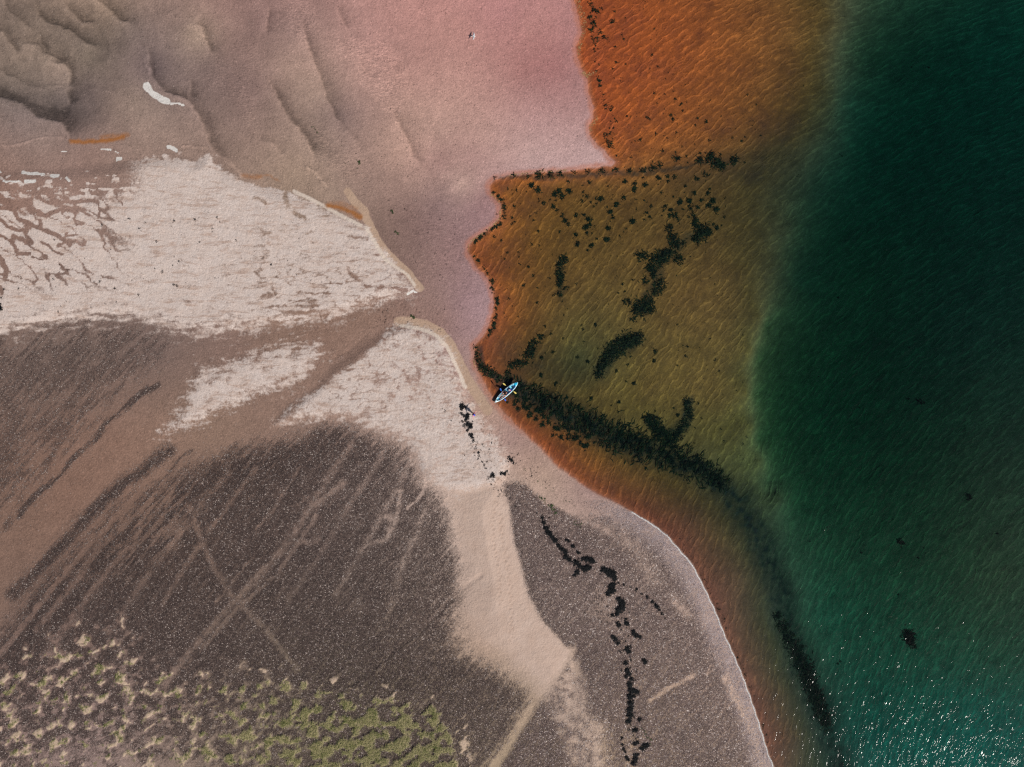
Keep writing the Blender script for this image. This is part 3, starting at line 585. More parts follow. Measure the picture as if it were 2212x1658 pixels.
# footprints and the drag mark: real dents
rng = np.random.RandomState(5)
prints = np.zeros_like(hollow)
def dent(u0, v0, r, dz):
    sel = np.where((np.abs(UC - u0) < 3.5 * r) & (np.abs(VC - v0) < 3.5 * r))[0]
    if len(sel) == 0: return
    d2 = ((UC[sel] - u0) ** 2 + (VC[sel] - v0) ** 2) / (r * r)
    land[sel] -= dz * (np.exp(-d2) - 0.35 * np.exp(-(np.sqrt(d2) - 1.7) ** 2 * 3))
    prints[sel] = np.maximum(prints[sel], np.exp(-d2 * 0.8))
for line in FOOTPRINTS:
    P = np.array(line)
    seg = np.hypot(*np.diff(P, axis=0).T); L = np.concatenate([[0], np.cumsum(seg)])
    for k, q in enumerate(np.arange(0, L[-1], 8.5)):
        a = np.interp(q, L, P[:, 0]) + rng.normal(0, 0.8) + (2.0 if k % 2 else -2.0); b = np.interp(q, L, P[:, 1]) + rng.normal(0, 0.8)
        dent(a, b, 2.3, 0.05)
for _ in range(260):                                  # trampled sand round the landing place and the channel
    k = rng.rand()
    if k < 0.5: a, b = rng.normal(960, 45), rng.normal(880, 60)
    elif k < 0.8: a, b = rng.normal(850, 40), rng.normal(685, 18)
    else: a, b = rng.normal(1060, 30), rng.normal(1000, 30)
    dent(a, b, rng.uniform(1.6, 2.8), 0.035)
h = np.where(sdw < 0, land * sst(0, 6, -sdw) + 0.006, hz)
H = h.reshape(NY, NX)
def ground_z(x, y):
    x = np.asarray(x, float); y = np.asarray(y, float)
    i = np.clip(np.searchsorted(XS, x) - 1, 0, NX - 2); j = np.clip(np.searchsorted(YS, y) - 1, 0, NY - 2)
    fx = (x - XS[i]) / (XS[i + 1] - XS[i]); fy = (y - YS[j]) / (YS[j + 1] - YS[j])
    return (H[j, i] * (1 - fx) + H[j, i + 1] * fx) * (1 - fy) + (H[j + 1, i] * (1 - fx) + H[j + 1, i + 1] * fx) * fy
def sample(F, x, y):
    i = np.clip(np.searchsorted(XS, x), 0, NX - 1); j = np.clip(np.searchsorted(YS, y), 0, NY - 1)
    return F.reshape(NY, NX)[j, i]

# ---- what the ground is made of (0..1 each)
edge_soft = sst(560, 700, V)
dry1 = sst(-9 - 34 * edge_soft, 9 + 30 * edge_soft, s1 + nH * (9 + 32 * edge_soft) + nF * (6 + 9 * edge_soft + 12 * sst(520, 460, U) * sst(500, 420, V)) - 6 * edge_soft)
tl = sst(360, 250, U) * sst(470, 400, V)
row = fbm(U, V, 11, 171, 3, 0.55, -2, 2.6)
dry1 = dry1 * (1 - tl) + tl * sst(-0.05, 0.12, row + (V - 432) / 130.0 + 0.06 * nF) * sst(-4, 6, s1)
ch = np.zeros_like(hollow)
for pts, w in CHANNELS:
    s, _ = soft_line(pts, w * 0.2506 * 0.75, 0.35, warp=(nF * 3.2, nG * 3.2)); ch = np.maximum(ch, s)
for pts, w in STAINS:
    s, _ = soft_line(pts, w * 0.2506 * 0.9, 0.9, warp=(nF * 4, nG * 4)); ch = np.maximum(ch, s * (0.75 + 0.5 * nF))
rill = fbm(U + nF * 6, V + nG * 6, 34, 491, 2, 0.5, 33, 3.2)
ch = np.maximum(ch, sst(0.13, 0.03, np.abs(rill)) * sst(350, 220, U + 0.4 * nA * 60) * sst(385, 420, V) * sst(660, 600, V) * 0.9)
ch = np.maximum(ch, sst(0.10, 0.02, np.abs(fbm(U, V, 22, 511, 2, 0.5, -4, 3.0))) * sst(420, 620, U) * sst(520, 600, V) * 0.55)
fine_stain = (sst(0.10, 0.6, nH + 0.30 * nA) * sst(380, 620, U + (V - 500)) + 0.5 * sst(0.1, 0.7, nA) * sst(200, 500, U)) * 0.5
dry1 = dry1 * (1 - np.clip(ch, 0, 1)) * (1 - fine_stain)
comb = fbm(U, V, 4.5, 191, 2, 0.5, 48, 3.0)
dry2 = sst(-26, 26, s2 + nF * 14 + nH * 16 + comb * 10)
inner2 = fbm(U, V, 26, 211, 4, 0.6)
dry2 = dry2 * (1 - 0.62 * sst(-0.05, 0.5, inner2 + 0.2 * nH) * (0.45 + 0.55 * sst(960, 860, V)) * sst(1010, 940, U + 0 * V)) * (1 - np.clip(ch, 0, 1))
dry3 = sst(-30, 30, s3 + nH * 30 + nF * 10 + comb * 14 - 2) * (1 - 0.5 * sst(0.0, 0.5, inner2))
ws, _ = soft_line(WET_STREAK[0][0] and crop(1024, 768, WET_STREAK[0][0]), 46 * 0.2506, 0.8, warp=(nF * 5, nG * 5))
dry2 = dry2 * (1 - ws); 
softc = np.maximum(sst(1080, 1020, U), sst(1340, 1430, V) * sst(1215, 1180, U))
corr = sst(-8 - 44 * softc, 10 + 26 * softc, sc_ + nF * (8 + 8 * softc) + nA * 10) 
dry = np.clip(np.maximum.reduce([dry1, dry2, dry3 * 0.95]), 0, 1) * (1 - bed)
beige = np.clip(np.maximum(corr, 0.62 * sst(-25, 40, sco + nA * 18)), 0, 1) * (1 - dry * 0.6)

peb = np.maximum.reduce([
    0.78 * sst(-60, 50, spl + nS * 60 + nA * 10) * (0.5 + 0.5 * sst(-0.5, 0.4, nS + 0.5 * nA)),
    sst(-34, 46, spm + nS * 26 + nF * 10),
    sst(-8, 10, sps + nF * 7)])
upleft = sst(520, 300, U) * sst(1330, 1050, V)
peb = peb * (1 - 0.75 * upleft * sst(-0.15, 0.25, nS * 1.3 + 0.3 * nA) * (spm > -60))
for pts, w, a in PEB_STREAKS:
    s, _ = soft_line(pts, w * 0.2506 * 0.8, 0.95, warp=(nS * 7 + nF * 3, nS * 7)); peb = np.maximum(peb, s * a)
peb = peb * (1 - 0.85 * corr) * (1 - 0.55 * (beige > 0.3) * sst(0.3, 0.62, beige) * (0.6 + nF))
nS2 = fbm(U, V, 8, 431, 3, 0.55, -52, 12.0)
peb = peb * (1 - 0.9 * track) * (1 - 0.26 * sst(0.0, 0.6, nS + 0.5 * nA)) * (1 - 0.15 * sst(0.05, 0.6, nS2))
peb = np.clip(peb, 0, 1) * (1 - dry * 0.85)
mauve = sst(-30, 40, sps) + 0.25 * sst(520, 900, U) * sst(1500, 1300, V) * sst(1330, 1000, V)
berm = sst(60, 8, -sdw) * sst(1040, 1120, V) * (sps > -30)
peb = np.maximum(peb * (1 - 0.25 * berm), berm * 0.75) * (1 - bed)
peb = np.clip(peb * (0.86 + 0.22 * nS + 0.10 * nA), 0, 1)
dark_patch = np.exp(-(((U - 860) / 130) ** 2 + ((V - 1455) / 40) ** 2)) + 0.6 * np.exp(-(((U - 330) / 150) ** 2 + ((V - 1220) / 90) ** 2))

g2 = fbm(U, V, 15, 451, 3, 0.6, -25, 1.6)
grassy = blob * sst(-10, 40, sgr) * np.clip(0.28 + 0.72 * sst(300, 700, U + nA * 80) + 0.5 * sst(0.0, 0.4, g2), 0, 1)
edge_green = np.clip(sst(0.1, 0.5, blob) * (1 - sst(0.6, 0.98, blob)) + 0.7 * halo * sst(0.12, 0.4, g2), 0, 1) * gz * sst(-0.25, 0.15, g2)
grassy = np.clip(np.maximum(grassy, edge_green * 0.8), 0, 1)
sandblob = blob
peb = peb * (1 - 0.92 * sandblob) * (1 - 0.62 * halo * sst(900, 500, U))
low_sand = np.clip(np.exp(-(((U - 330) / 240) ** 2 + ((V - 1660) / 75) ** 2)) * sst(-0.35, 0.2, nA + 0.4 * nS) * 1.1, 0, 1)
peb = peb * (1 - 0.8 * low_sand)

orange = np.zeros_like(hollow)
for pts, w, a in ORANGE:
    s, _ = soft_line(pts, w * 0.2506, 1.0, warp=(nF * 3, nG * 3)); orange = np.maximum(orange, s * a)
pool_sheen = np.zeros_like(hollow)  # white puddles, their reflection painted in as pale colour
for pts, w in WHITE_POOLS:
    s, _ = soft_line(pts, w * 0.2506, 0.3, warp=(nF * 3, nG * 3)); pool_sheen = np.maximum(pool_sheen, s)
pink_edge = 0.85 * sst(20, 0, -sdw + nF * 5) * sst(1000, 900, V) * (1 - bed)          # rusty film where the flat meets the water
ripple = np.clip(hollow * 1.6 + 0.9 * sst(0.0, 0.5, fbm(U, V, 110, 231, 2, 0.5, 62, 2.0)) * sst(350, 500, U) * sst(560, 440, V) * sst(1000, 860, U) + 0.5 * sst(860, 930, U) * sst(700, 560, V) * sst(440, 480, V), 0, 1) * (1 - bed) * (1 - dry)

# direction of the waves: phase and along-crest coordinates fitted to the caustic lines over the bed
ang_s = np.array([(1560,60,38),(1500,600,48),(1370,920,66),(1570,1140,66),(1680,1450,75),(2050,1400,60),(2050,270,28),(1800,700,40),(2100,800,42),(1350,200,40),(1250,500,46)], float)
A_ = np.c_[np.ones(len(ang_s)), ang_s[:, 0] / 1000, ang_s[:, 1] / 1000]
ca = np.linalg.lstsq(A_, ang_s[:, 2], rcond=None)[0]
uu, vv = np.meshgrid(np.linspace(1000, 2250, 26), np.linspace(-50, 1700, 36)); uu = uu.ravel(); vv = vv.ravel()
aa = np.radians(ca[0] + ca[1] * uu / 1000 + ca[2] * vv / 1000)
EXPS = [(1,0),(0,1),(2,0),(1,1),(0,2),(3,0),(2,1),(1,2),(0,3)]
def grads(x, y):
    gx = np.stack([a * x ** max(a - 1, 0) * y ** b for a, b in EXPS], 1); gy = np.stack([b * x ** a * y ** max(b - 1, 0) for a, b in EXPS], 1)
    return np.r_[gx, gy]
xx, yy = (uu - 1600) / 1000, (vv - 800) / 1000
cs = np.linalg.lstsq(grads(xx, yy), np.r_[np.sin(aa), np.cos(aa)], rcond=None)[0]
ct = np.linalg.lstsq(grads(xx, yy), np.r_[np.cos(aa), -np.sin(aa)], rcond=None)[0]
def wave_coords(u, v):
    x = (np.clip(u, -600, 3200) - 1600) / 1000; y = (np.clip(v, -900, 2600) - 800) / 1000
    B = [x ** a * y ** b for a, b in EXPS]
    return sum(c * b for c, b in zip(cs, B)) * 1000 * K, sum(c * b for c, b in zip(ct, B)) * 1000 * K
WS, WT = wave_coords(U, V)

tint = np.stack([f(F) for F in np.moveaxis(rbf_coarse([t[:2] for t in TINT], lin([t[2:] for t in TINT]), smooth=20), 2, 0)], 1)
bedc = np.stack([f(F) for F in np.moveaxis(rbf_coarse([t[:2] for t in BED], lin([t[2:] for t in BED]), smooth=20), 2, 0)], 1)
cal = sst(0.7, 2.0, depth)[:, None]
top = sst(420, 300, V + 0.15 * (U - 1300))[:, None]
lowb = sst(1000, 1120, V)[:, None]
shal = np.array([0.44, 0.355, 0.30]) * (1 - top) + np.array([0.52, 0.375, 0.26]) * top
shal = shal * (1 - 0.22 * lowb)
bedc = bedc * ((1 - cal) * shal + cal * np.array([1.35, 0.90, 1.30]))  # deep bed tinted bluer, standing in for reflected sky
bedc = bedc * (1 + 0.30 * nA + 0.18 * nF)[:, None]
rust = (sst(14, 0, sdw) * (1 - lower))[:, None]
bedc = bedc * (1 - 0.75 * rust) + 0.75 * rust * lin((150, 92, 66))
trough = np.zeros_like(hollow)
for pts, w, a in TROUGHS:
    sl, _ = soft_line(pts, w, 0.85, warp=(nA * 10 + nF * 7, nB * 10 + nG * 7)); trough = np.maximum(trough, sl * a)
trough = np.clip(trough * (0.85 + 0.5 * nF), 0, 1)[:, None]
bedc = bedc * (1 - trough) + trough * lin((15, 31, 26))
tint = np.clip(tint, 0.03, 0.9); bedc = np.clip(bedc, 0.015, 0.9)
swell = fbm(U + nA * 20, V + nB * 20, 95, 471, 2, 0.5, 55, 1.8)
tint = tint * (1 + 0.16 * swell * sst(700, 560, V) * sst(1100, 900, U) + 0.10 * nF * dune_w)[:, None]
tint = tint * (1 - 0.95 * hollow)[:, None] * (1 + 1.4 * pale)[:, None]

i0 = np.arange(NX - 1)[None, :] + NX * np.arange(NY - 1)[:, None]
quads = np.stack([i0, i0 + 1, i0 + 1 + NX, i0 + NX], -1).reshape(-1, 4)
ground_me = mesh_arrays('ground', np.c_[PX, PY, h], quads, dict(tint=tint, bedc=bedc, dry=dry, beige=beige, peb=peb, mauve=np.clip(mauve, 0, 1), berm=berm, grassy=grassy,
    sandblob=sandblob, orange=orange, pool_sheen=pool_sheen, film=pink_edge, ripple=ripple, bed=bed, ws=WS, wt=WT, face=face * (1 - bed), edge=edge, prints=prints * (1 - bed), darkp=np.clip(dark_patch, 0, 1)), smooth=True)

def ground_material():
    t = NT('sand_gravel_and_sea_bed')
    p = t.pos()
    n1 = t.noise(p, 0.9, 4.0, 0.6); n2 = t.noise(p, 7.0, 1.5, 0.6); nf = t.noise(p, 2.4, 3.0, 0.65)
    nf2 = t.noise(t.mapping(p, 48, (0.35, 1.6, 1)), 2.6, 3.0, 0.7)
    hf = t.noise(p, 4.6, 2.0, 0.7)
    v1 = t.voro(p, 9.0, dim='2D'); sep = t.n('ShaderNodeSeparateColor'); t.t.links.new(v1.outputs['Color'], sep.inputs[0])
    speck = t.math('SUBTRACT', t.smooth(sep.outputs[2], 0.955, 0.985, 0, 0.30), t.smooth(sep.outputs[1], 0.95, 0.985, 0, 0.28))
    grain = t.math('ADD', t.math('ADD', t.math('MULTIPLY', n1, 0.42), speck), t.math('ADD', t.math('MULTIPLY', n2, 0.6), t.math('MULTIPLY', hf, 0.55)))
    grain = t.math('ADD', grain, 0.22)
    mixn = t.math('ADD', t.math('MULTIPLY', nf, 0.45), t.math('MULTIPLY', hf, 0.55))
    def feather(a, amp, lo, hi, nz=None):
        return t.smooth(t.math('ADD', a, t.math('MULTIPLY', t.math('SUBTRACT', mixn if nz is None else nz, 0.5), amp * 1.7)), lo, hi)
    col = t.mix(1.0, t.attr('tint', True), grain, 'MULTIPLY')
    # rib marks on the flat: grey pits between paler ribs
    rib_vec = t.mapping(p, 20, (1.0, 2.6, 1))
    rib = t.noise(rib_vec, 2.1, 3.0, 0.6, 0.6)
    col = t.mix(t.math('MULTIPLY', t.attr('ripple'), t.smooth(rib, 0.42, 0.66)), col, t.mix(1.0, col, (1.30, 1.29, 1.27), 'MULTIPLY'))
    col = t.mix(feather(t.attr('film'), 0.4, 0.2, 1.15), col, lin((168, 106, 84)))
    col = t.mix(feather(t.attr('face'), 0.3, 0.2, 0.8), col, t.mix(n1, lin((186, 160, 138)), lin((160, 132, 114))))
    col = t.mix(feather(t.attr('beige'), 0.4, 0.1, 0.9), col, t.mix(n1, lin((200, 178, 165)), lin((180, 154, 138))))
    # dry sand
    dryc = t.mix(n1, lin((212, 199, 193)), lin((184, 165, 154)))
    rl = t.noise(t.mapping(p, 8, (0.45, 2.0, 1)), 1.0, 4.0, 0.68, 0.4)
    dryc = t.mix(t.smooth(rl, 0.50, 0.68, 0, 0.62), dryc, lin((160, 132, 116)))
    dryc = t.mix(t.smooth(nf2, 0.52, 0.75, 0, 0.5), dryc, lin((168, 143, 128)))
    col = t.mix(feather(t.attr('dry'), 0.9, 0.12, 0.88), col, t.mix(1.0, dryc, t.math('ADD', t.math('MULTIPLY', t.math('SUBTRACT', grain, 1.0), 0.6), 1.0), 'MULTIPLY'))
    col = t.mix(feather(t.attr('edge'), 0.5, 0.2, 1.2), col, lin((206, 191, 178)))
    col = t.mix(feather(t.attr('orange'), 0.5, 0.05, 1.1), col, lin((150, 96, 50)))
    col = t.mix(feather(t.attr('pool_sheen'), 0.35, 0.3, 0.7), col, t.mix(nf2, lin((222, 218, 214)), lin((186, 180, 174))))
    col = t.mix(t.math('MULTIPLY', t.attr('prints'), 0.35), col, t.mix(1.0, col, (0.62, 0.55, 0.5), 'MULTIPLY'))
    # hummock sand under the grass
    col = t.mix(feather(t.attr('sandblob'), 0.7, 0.3, 0.75), col, t.mix(nf, lin((198, 178, 160)), lin((168, 142, 118))))
    col = t.mix(t.math('MULTIPLY', feather(t.attr('grassy'), 0.9, 0.25, 0.8), 0.75), col, t.mix(nf, lin((158, 150, 108)), lin((124, 120, 74))))
    # gravel and mussel shell
    v2 = t.voro(p, 17.0, dim='2D'); sep2 = t.n('ShaderNodeSeparateColor'); t.t.links.new(v2.outputs['Color'], sep2.inputs[0])
    rv = t.math('ADD', t.math('MULTIPLY', sep.outputs[0], 0.55), t.math('MULTIPLY', sep2.outputs[1], 0.45))
    dark = t.ramp(rv, [(0.0, (27, 22, 24)), (0.40, (52, 44, 44)), (0.62, (72, 61, 59)), (0.80, (102, 88, 82)), (0.93, (184, 176, 172))])
    lite = t.ramp(rv, [(0.0, (44, 37, 40)), (0.40, (78, 67, 67)), (0.62, (104, 90, 88)), (0.80, (140, 124, 118)), (0.93, (220, 213, 210))])
    gcol = t.mix(1.0, t.mix(t.attr('mauve'), dark, lite), (1.03, 0.965, 0.92), 'MULTIPLY')
    gcol = t.mix(t.math('MULTIPLY', t.attr('berm'), 0.6), gcol, t.mix(rv, lin((120, 108, 118)), lin((190, 176, 178))))
    gcol = t.mix(t.math('MULTIPLY', t.attr('darkp'), 0.55), gcol, t.mix(1.0, gcol, (0.5, 0.46, 0.46), 'MULTIPLY'))
    gcol = t.mix(1.0, gcol, t.math('ADD', t.math('MULTIPLY', n1, 0.5), 0.75), 'MULTIPLY')
    pf = feather(t.attr('peb'), 0.75, 0.08, 0.92, t.math('ADD', t.math('ADD', t.math('MULTIPLY', nf2, 0.18), t.math('MULTIPLY', hf, 0.46)), t.math('MULTIPLY', sep.outputs[0], 0.36)))
    col = t.mix(pf, col, gcol)
    # sea bed, with caustic light painted into its colour as pale lines
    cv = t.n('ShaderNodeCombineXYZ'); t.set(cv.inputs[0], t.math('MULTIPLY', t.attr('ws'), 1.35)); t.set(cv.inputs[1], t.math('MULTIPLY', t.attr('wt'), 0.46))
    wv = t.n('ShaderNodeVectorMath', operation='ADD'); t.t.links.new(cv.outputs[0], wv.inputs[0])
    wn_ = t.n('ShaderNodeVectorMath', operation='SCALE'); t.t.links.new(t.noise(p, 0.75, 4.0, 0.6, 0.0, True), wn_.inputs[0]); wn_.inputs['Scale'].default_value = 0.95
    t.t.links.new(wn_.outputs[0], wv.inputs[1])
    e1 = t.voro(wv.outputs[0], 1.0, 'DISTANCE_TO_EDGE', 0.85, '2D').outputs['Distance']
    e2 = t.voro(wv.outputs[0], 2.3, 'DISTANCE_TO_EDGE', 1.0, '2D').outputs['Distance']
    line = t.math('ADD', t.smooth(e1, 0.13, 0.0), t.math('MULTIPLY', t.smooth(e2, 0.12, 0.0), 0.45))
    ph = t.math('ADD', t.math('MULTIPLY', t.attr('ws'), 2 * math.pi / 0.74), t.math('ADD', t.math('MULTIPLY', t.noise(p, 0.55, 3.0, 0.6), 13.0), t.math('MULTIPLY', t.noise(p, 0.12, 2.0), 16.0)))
    caustic = t.math('POWER', t.math('ADD', t.math('MULTIPLY', t.math('SINE', ph), 0.5), 0.5), 3.5)
    caustic = t.math('MULTIPLY', caustic, t.smooth(t.noise(p, 0.9, 2.0), 0.3, 0.65))
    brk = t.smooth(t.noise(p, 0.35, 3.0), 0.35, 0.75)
    line = t.math('ADD', t.math('MULTIPLY', t.math('MULTIPLY', line, brk), 0.40), t.math('MULTIPLY', caustic, 0.75))
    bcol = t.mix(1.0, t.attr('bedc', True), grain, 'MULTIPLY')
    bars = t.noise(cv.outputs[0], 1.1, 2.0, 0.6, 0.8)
    bcol = t.mix(1.0, bcol, t.math('ADD', t.math('MULTIPLY', bars, 0.9), 0.55), 'MULTIPLY')  # light and dark of the surface waves painted into the bed colour
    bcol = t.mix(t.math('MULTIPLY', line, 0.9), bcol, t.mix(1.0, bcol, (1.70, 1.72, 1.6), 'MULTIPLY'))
    cobble = t.math('MULTIPLY', t.attr('mauve'), 0.55)
    bcol = t.mix(cobble, bcol, t.mix(1.0, bcol, t.math('ADD', rv, 0.45), 'MULTIPLY'))
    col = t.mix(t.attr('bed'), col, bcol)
    # relief
    land_h = t.math('MULTIPLY', n2, 0.03)
    land_h = t.math('ADD', land_h, t.math('ADD', t.math('MULTIPLY', nf, 0.05), t.math('MULTIPLY', hf, 0.03)))
    land_h = t.math('ADD', land_h, t.math('MULTIPLY', t.math('MULTIPLY', t.attr('ripple'), rib), 0.09))
    land_h = t.math('ADD', land_h, t.math('MULTIPLY', pf, t.math('MULTIPLY', t.math('SUBTRACT', 0.6, v1.outputs['Distance']), 0.05)))
    bed_h = t.math('ADD', t.math('MULTIPLY', line, 0.05), t.math('MULTIPLY', nf, 0.05))
    hh = t.n('ShaderNodeMix', data_type='FLOAT'); t.set(hh.inputs[0], t.attr('bed')); t.set(hh.inputs[2], land_h); t.set(hh.inputs[3], bed_h)
    return t.principled(col, 0.78, t.bump(hh.outputs[0], 1.0, 1.0), 0.25)
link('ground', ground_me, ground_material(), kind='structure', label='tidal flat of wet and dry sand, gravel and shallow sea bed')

# ------------------------------------------------------------------ the water: a closed body with a rippled surface
def build_water():
    xs = axis(-450, 450, [(-14, 62, 0.24)]); xs = xs[xs > -16]
    ys = axis(-450, 450, [(-47, 47, 0.24)])
    nx, ny = len(xs), len(ys)
    X, Y = np.meshgrid(xs, ys); X = X.ravel(); Y = Y.ravel()
    u = X / K + 1106; v = 829 - Y / K
    s, t_ = wave_coords(u, v)
    inner = np.clip(1 - np.maximum(np.abs(X) - 62, np.abs(Y) - 47) / 10, 0, 1)
    dist = np.clip(from_coarse(SD_WATER, np.clip(u, -255, 2470), np.clip(v, -255, 1920)) * K, 0, 20)
    z = (0.016 * gnoise(s / 1.3, t_ / 4.5, 301) + 0.010 * gnoise(s / 0.7 + 5, t_ / 2.2, 302)) * inner * sst(0, 4, dist)
    verts = np.c_[X, Y, z]
    i0 = np.arange(nx - 1)[None, :] + nx * np.arange(ny - 1)[:, None]
    q = np.stack([i0, i0 + 1, i0 + 1 + nx, i0 + nx], -1).reshape(-1, 4)
    loop = np.concatenate([np.arange(nx), nx * np.arange(1, ny) + nx - 1, nx * (ny - 1) + np.arange(nx - 2, -1, -1), nx * np.arange(ny - 2, 0, -1)])
    low = verts[loop].copy(); low[:, 2] = -14.0
    n0 = len(verts); m = len(loop)
    nxt = np.roll(np.arange(m), -1)
    sides = np.stack([loop[nxt], loop, n0 + np.arange(m), n0 + nxt], -1)
    cz = np.array([[xs.mean(), ys.mean(), -14.0]])
    allv = np.vstack([verts, low, cz])
    c = n0 + m
    bottom = np.stack([n0 + nxt, n0 + np.arange(m), np.full(m, c)], -1)
    s2 = np.concatenate([s, s[loop], [0]]); t2 = np.concatenate([t_, t_[loop], [0]])
    tri = np.vstack([q[:, [0, 1, 2]], q[:, [0, 2, 3]], sides[:, [0, 1, 2]], sides[:, [0, 2, 3]], bottom])
    return mesh_arrays('sea_water', allv, tri, dict(ws=s2, wt=t2), smooth=True)
def water_material():
    t = NT('clear_tinted_water')
    p = t.pos()
    cv = t.n('ShaderNodeCombineXYZ'); t.set(cv.inputs[0], t.attr('ws')); t.set(cv.inputs[1], t.math('MULTIPLY', t.attr('wt'), 0.38))
    w1 = t.noise(cv.outputs[0], 1.5, 2.0, 0.5, 0.4); w2 = t.noise(cv.outputs[0], 4.2, 2.0, 0.5, 0.5); w3 = t.noise(p, 9.0, 2.0, 0.5)
    hgt = t.math('ADD', t.math('MULTIPLY', w1, 0.070), t.math('ADD', t.math('MULTIPLY', w2, 0.026), t.math('MULTIPLY', w3, 0.003)))
    nrm = t.bump(hgt, 1.0, 1.0)
    geo = t.n('ShaderNodeNewGeometry')
    dt = t.n('ShaderNodeVectorMath', operation='DOT_PRODUCT'); t.t.links.new(geo.outputs['Incoming'], dt.inputs[0]); t.t.links.new(nrm, dt.inputs[1])
    cosi = t.math('ABSOLUTE', dt.outputs['Value'])
    fres = t.math('ADD', t.math('MULTIPLY', t.math('POWER', t.math('SUBTRACT', 1.0, cosi, None, True), 5.0), 0.98), 0.02)   # reflectance of water after Schlick
    gl = t.n('ShaderNodeBsdfGlossy'); gl.inputs['Roughness'].default_value = 0.028; t.t.links.new(nrm, gl.inputs['Normal'])
    tr = t.n('ShaderNodeBsdfTransparent')
    mx_ = t.n('ShaderNodeMixShader'); t.t.links.new(fres, mx_.inputs[0]); t.t.links.new(tr.outputs[0], mx_.inputs[1]); t.t.links.new(gl.outputs[0], mx_.inputs[2])
    t.t.links.new(mx_.outputs[0], t.out.inputs['Surface'])
    ab = t.n('ShaderNodeVolumeAbsorption'); ab.inputs['Density'].default_value = 1.0
    ab.inputs['Color'].default_value = (1 - 0.50, 1 - 0.27, 1 - 0.30, 1)
    t.t.links.new(ab.outputs[0], t.out.inputs['Volume'])
    return t.m
link('sea_water', build_water(), water_material(), kind='structure', label='clear green sea water deepening away from the sand')

# ------------------------------------------------------------------ stuff: pebbles, grass, scraps of weed, foam
R = np.random.RandomState(77)
def ribbons(base, ang, length, width, lift, curl, shade):
    """bent strips: base (n,3); three cross-sections each, 2 quads"""
    n = len(base)
    d = np.c_[np.cos(ang), np.sin(ang)]; a2 = ang + curl
    d2 = np.c_[np.cos(a2), np.sin(a2)]
    side = np.c_[-d[:, 1], d[:, 0]]; side2 = np.c_[-d2[:, 1], d2[:, 0]]
    V_ = np.zeros((n, 6, 3))
    mid = base.copy(); mid[:, :2] += d * (length * 0.5)[:, None]; mid[:, 2] += lift
    tip = mid.copy(); tip[:, :2] += d2 * (length * 0.5)[:, None]; tip[:, 2] -= lift * 0.3
    for k, (c, s, w) in enumerate(((base, side, 0.7), (mid, side, 1.0), (tip, side2, 0.35))):
        V_[:, 2 * k] = c; V_[:, 2 * k + 1] = c
        V_[:, 2 * k, :2] -= s * (width * w * 0.5)[:, None]; V_[:, 2 * k + 1, :2] += s * (width * w * 0.5)[:, None]
        V_[:, 2 * k, 2] += width * 0.18 * (1 if k % 2 else -1)
    b = np.arange(n)[:, None] * 6
    F = np.concatenate([b + np.array([0, 2, 3, 1]), b + np.array([2, 4, 5, 3])], 0)
    return V_.reshape(-1, 3), F, np.repeat(shade, 6)
def shade_material(name, stops, rough=0.6, spec=0.3):
    t = NT(name)
    nz = t.noise(t.pos(), 7.0, 2.0)
    return t.principled(t.ramp(t.math('ADD', t.math('MULTIPLY', t.attr('shade'), 0.8), t.math('MULTIPLY', nz, 0.2)), stops), rough, None, spec)

MAT_WEED = shade_material('dark_wet_eelgrass', [(0.0, (9, 14, 12)), (0.35, (16, 28, 21)), (0.6, (34, 48, 30)), (0.85, (66, 62, 34)), (1.0, (104, 84, 46))], 0.8, 0.1)
MAT_WRACK = shade_material('black_dried_wrack', [(0.0, (8, 10, 13)), (0.6, (17, 20, 24)), (0.9, (32, 35, 38)), (1.0, (70, 70, 68))], 0.7, 0.2)
MAT_GREEN = shade_material('fresh_green_algae', [(0.0, (22, 36, 18)), (0.5, (44, 66, 30)), (1.0, (104, 120, 56))], 0.5)
MAT_BLADE = shade_material('beach_grass', [(0.0, (62, 76, 28)), (0.25, (96, 108, 50)), (0.5, (138, 136, 86)), (0.75, (168, 158, 114)), (1.0, (200, 186, 150))], 0.7)
MAT_STONE = shade_material('beach_stones_and_shells', [(0.0, (44, 37, 37)), (0.45, (82, 71, 68)), (0.75, (120, 106, 100)), (0.9, (160, 148, 142)), (1.0, (226, 220, 216))], 0.55)
MAT_FOAM = shade_material('sea_foam', [(0.0, (200, 196, 194)), (1.0, (238, 236, 234))], 0.8)
MAT_SCUM = shade_material('straw_coloured_drift', [(0.0, (112, 84, 48)), (0.5, (186, 148, 100)), (1.0, (222, 196, 150))], 0.8)

def disc_points(circles, dens, jitter=0.35, stray=0.12):
    """scatter points (metres) in the union of survey circles, ragged outline"""
    out = []
    for (u0, v0, r) in circles:
        rm = r * K
        n = max(6, int(math.pi * rm * rm * dens))
        q = R.rand(n) ** 0.62 ; a = R.rand(n) * 2 * np.pi
        lob = 1 + jitter * np.sin(a * 3 + R.rand() * 6.28) * 0.5 + jitter * 0.5 * np.sin(a * 7 + R.rand() * 6.28)
        far = R.rand(n) < stray
        q = np.where(far, q * R.uniform(1.0, 1.75, n), q)
        x = mx(u0) + rm * q * lob * np.cos(a); y = my(v0) + rm * q * lob * np.sin(a)
        out.append(np.c_[x, y, np.clip(1 - (q * lob / 1.1) ** 2, 0, 1), np.full(n, rm)])
    return np.vstack(out)

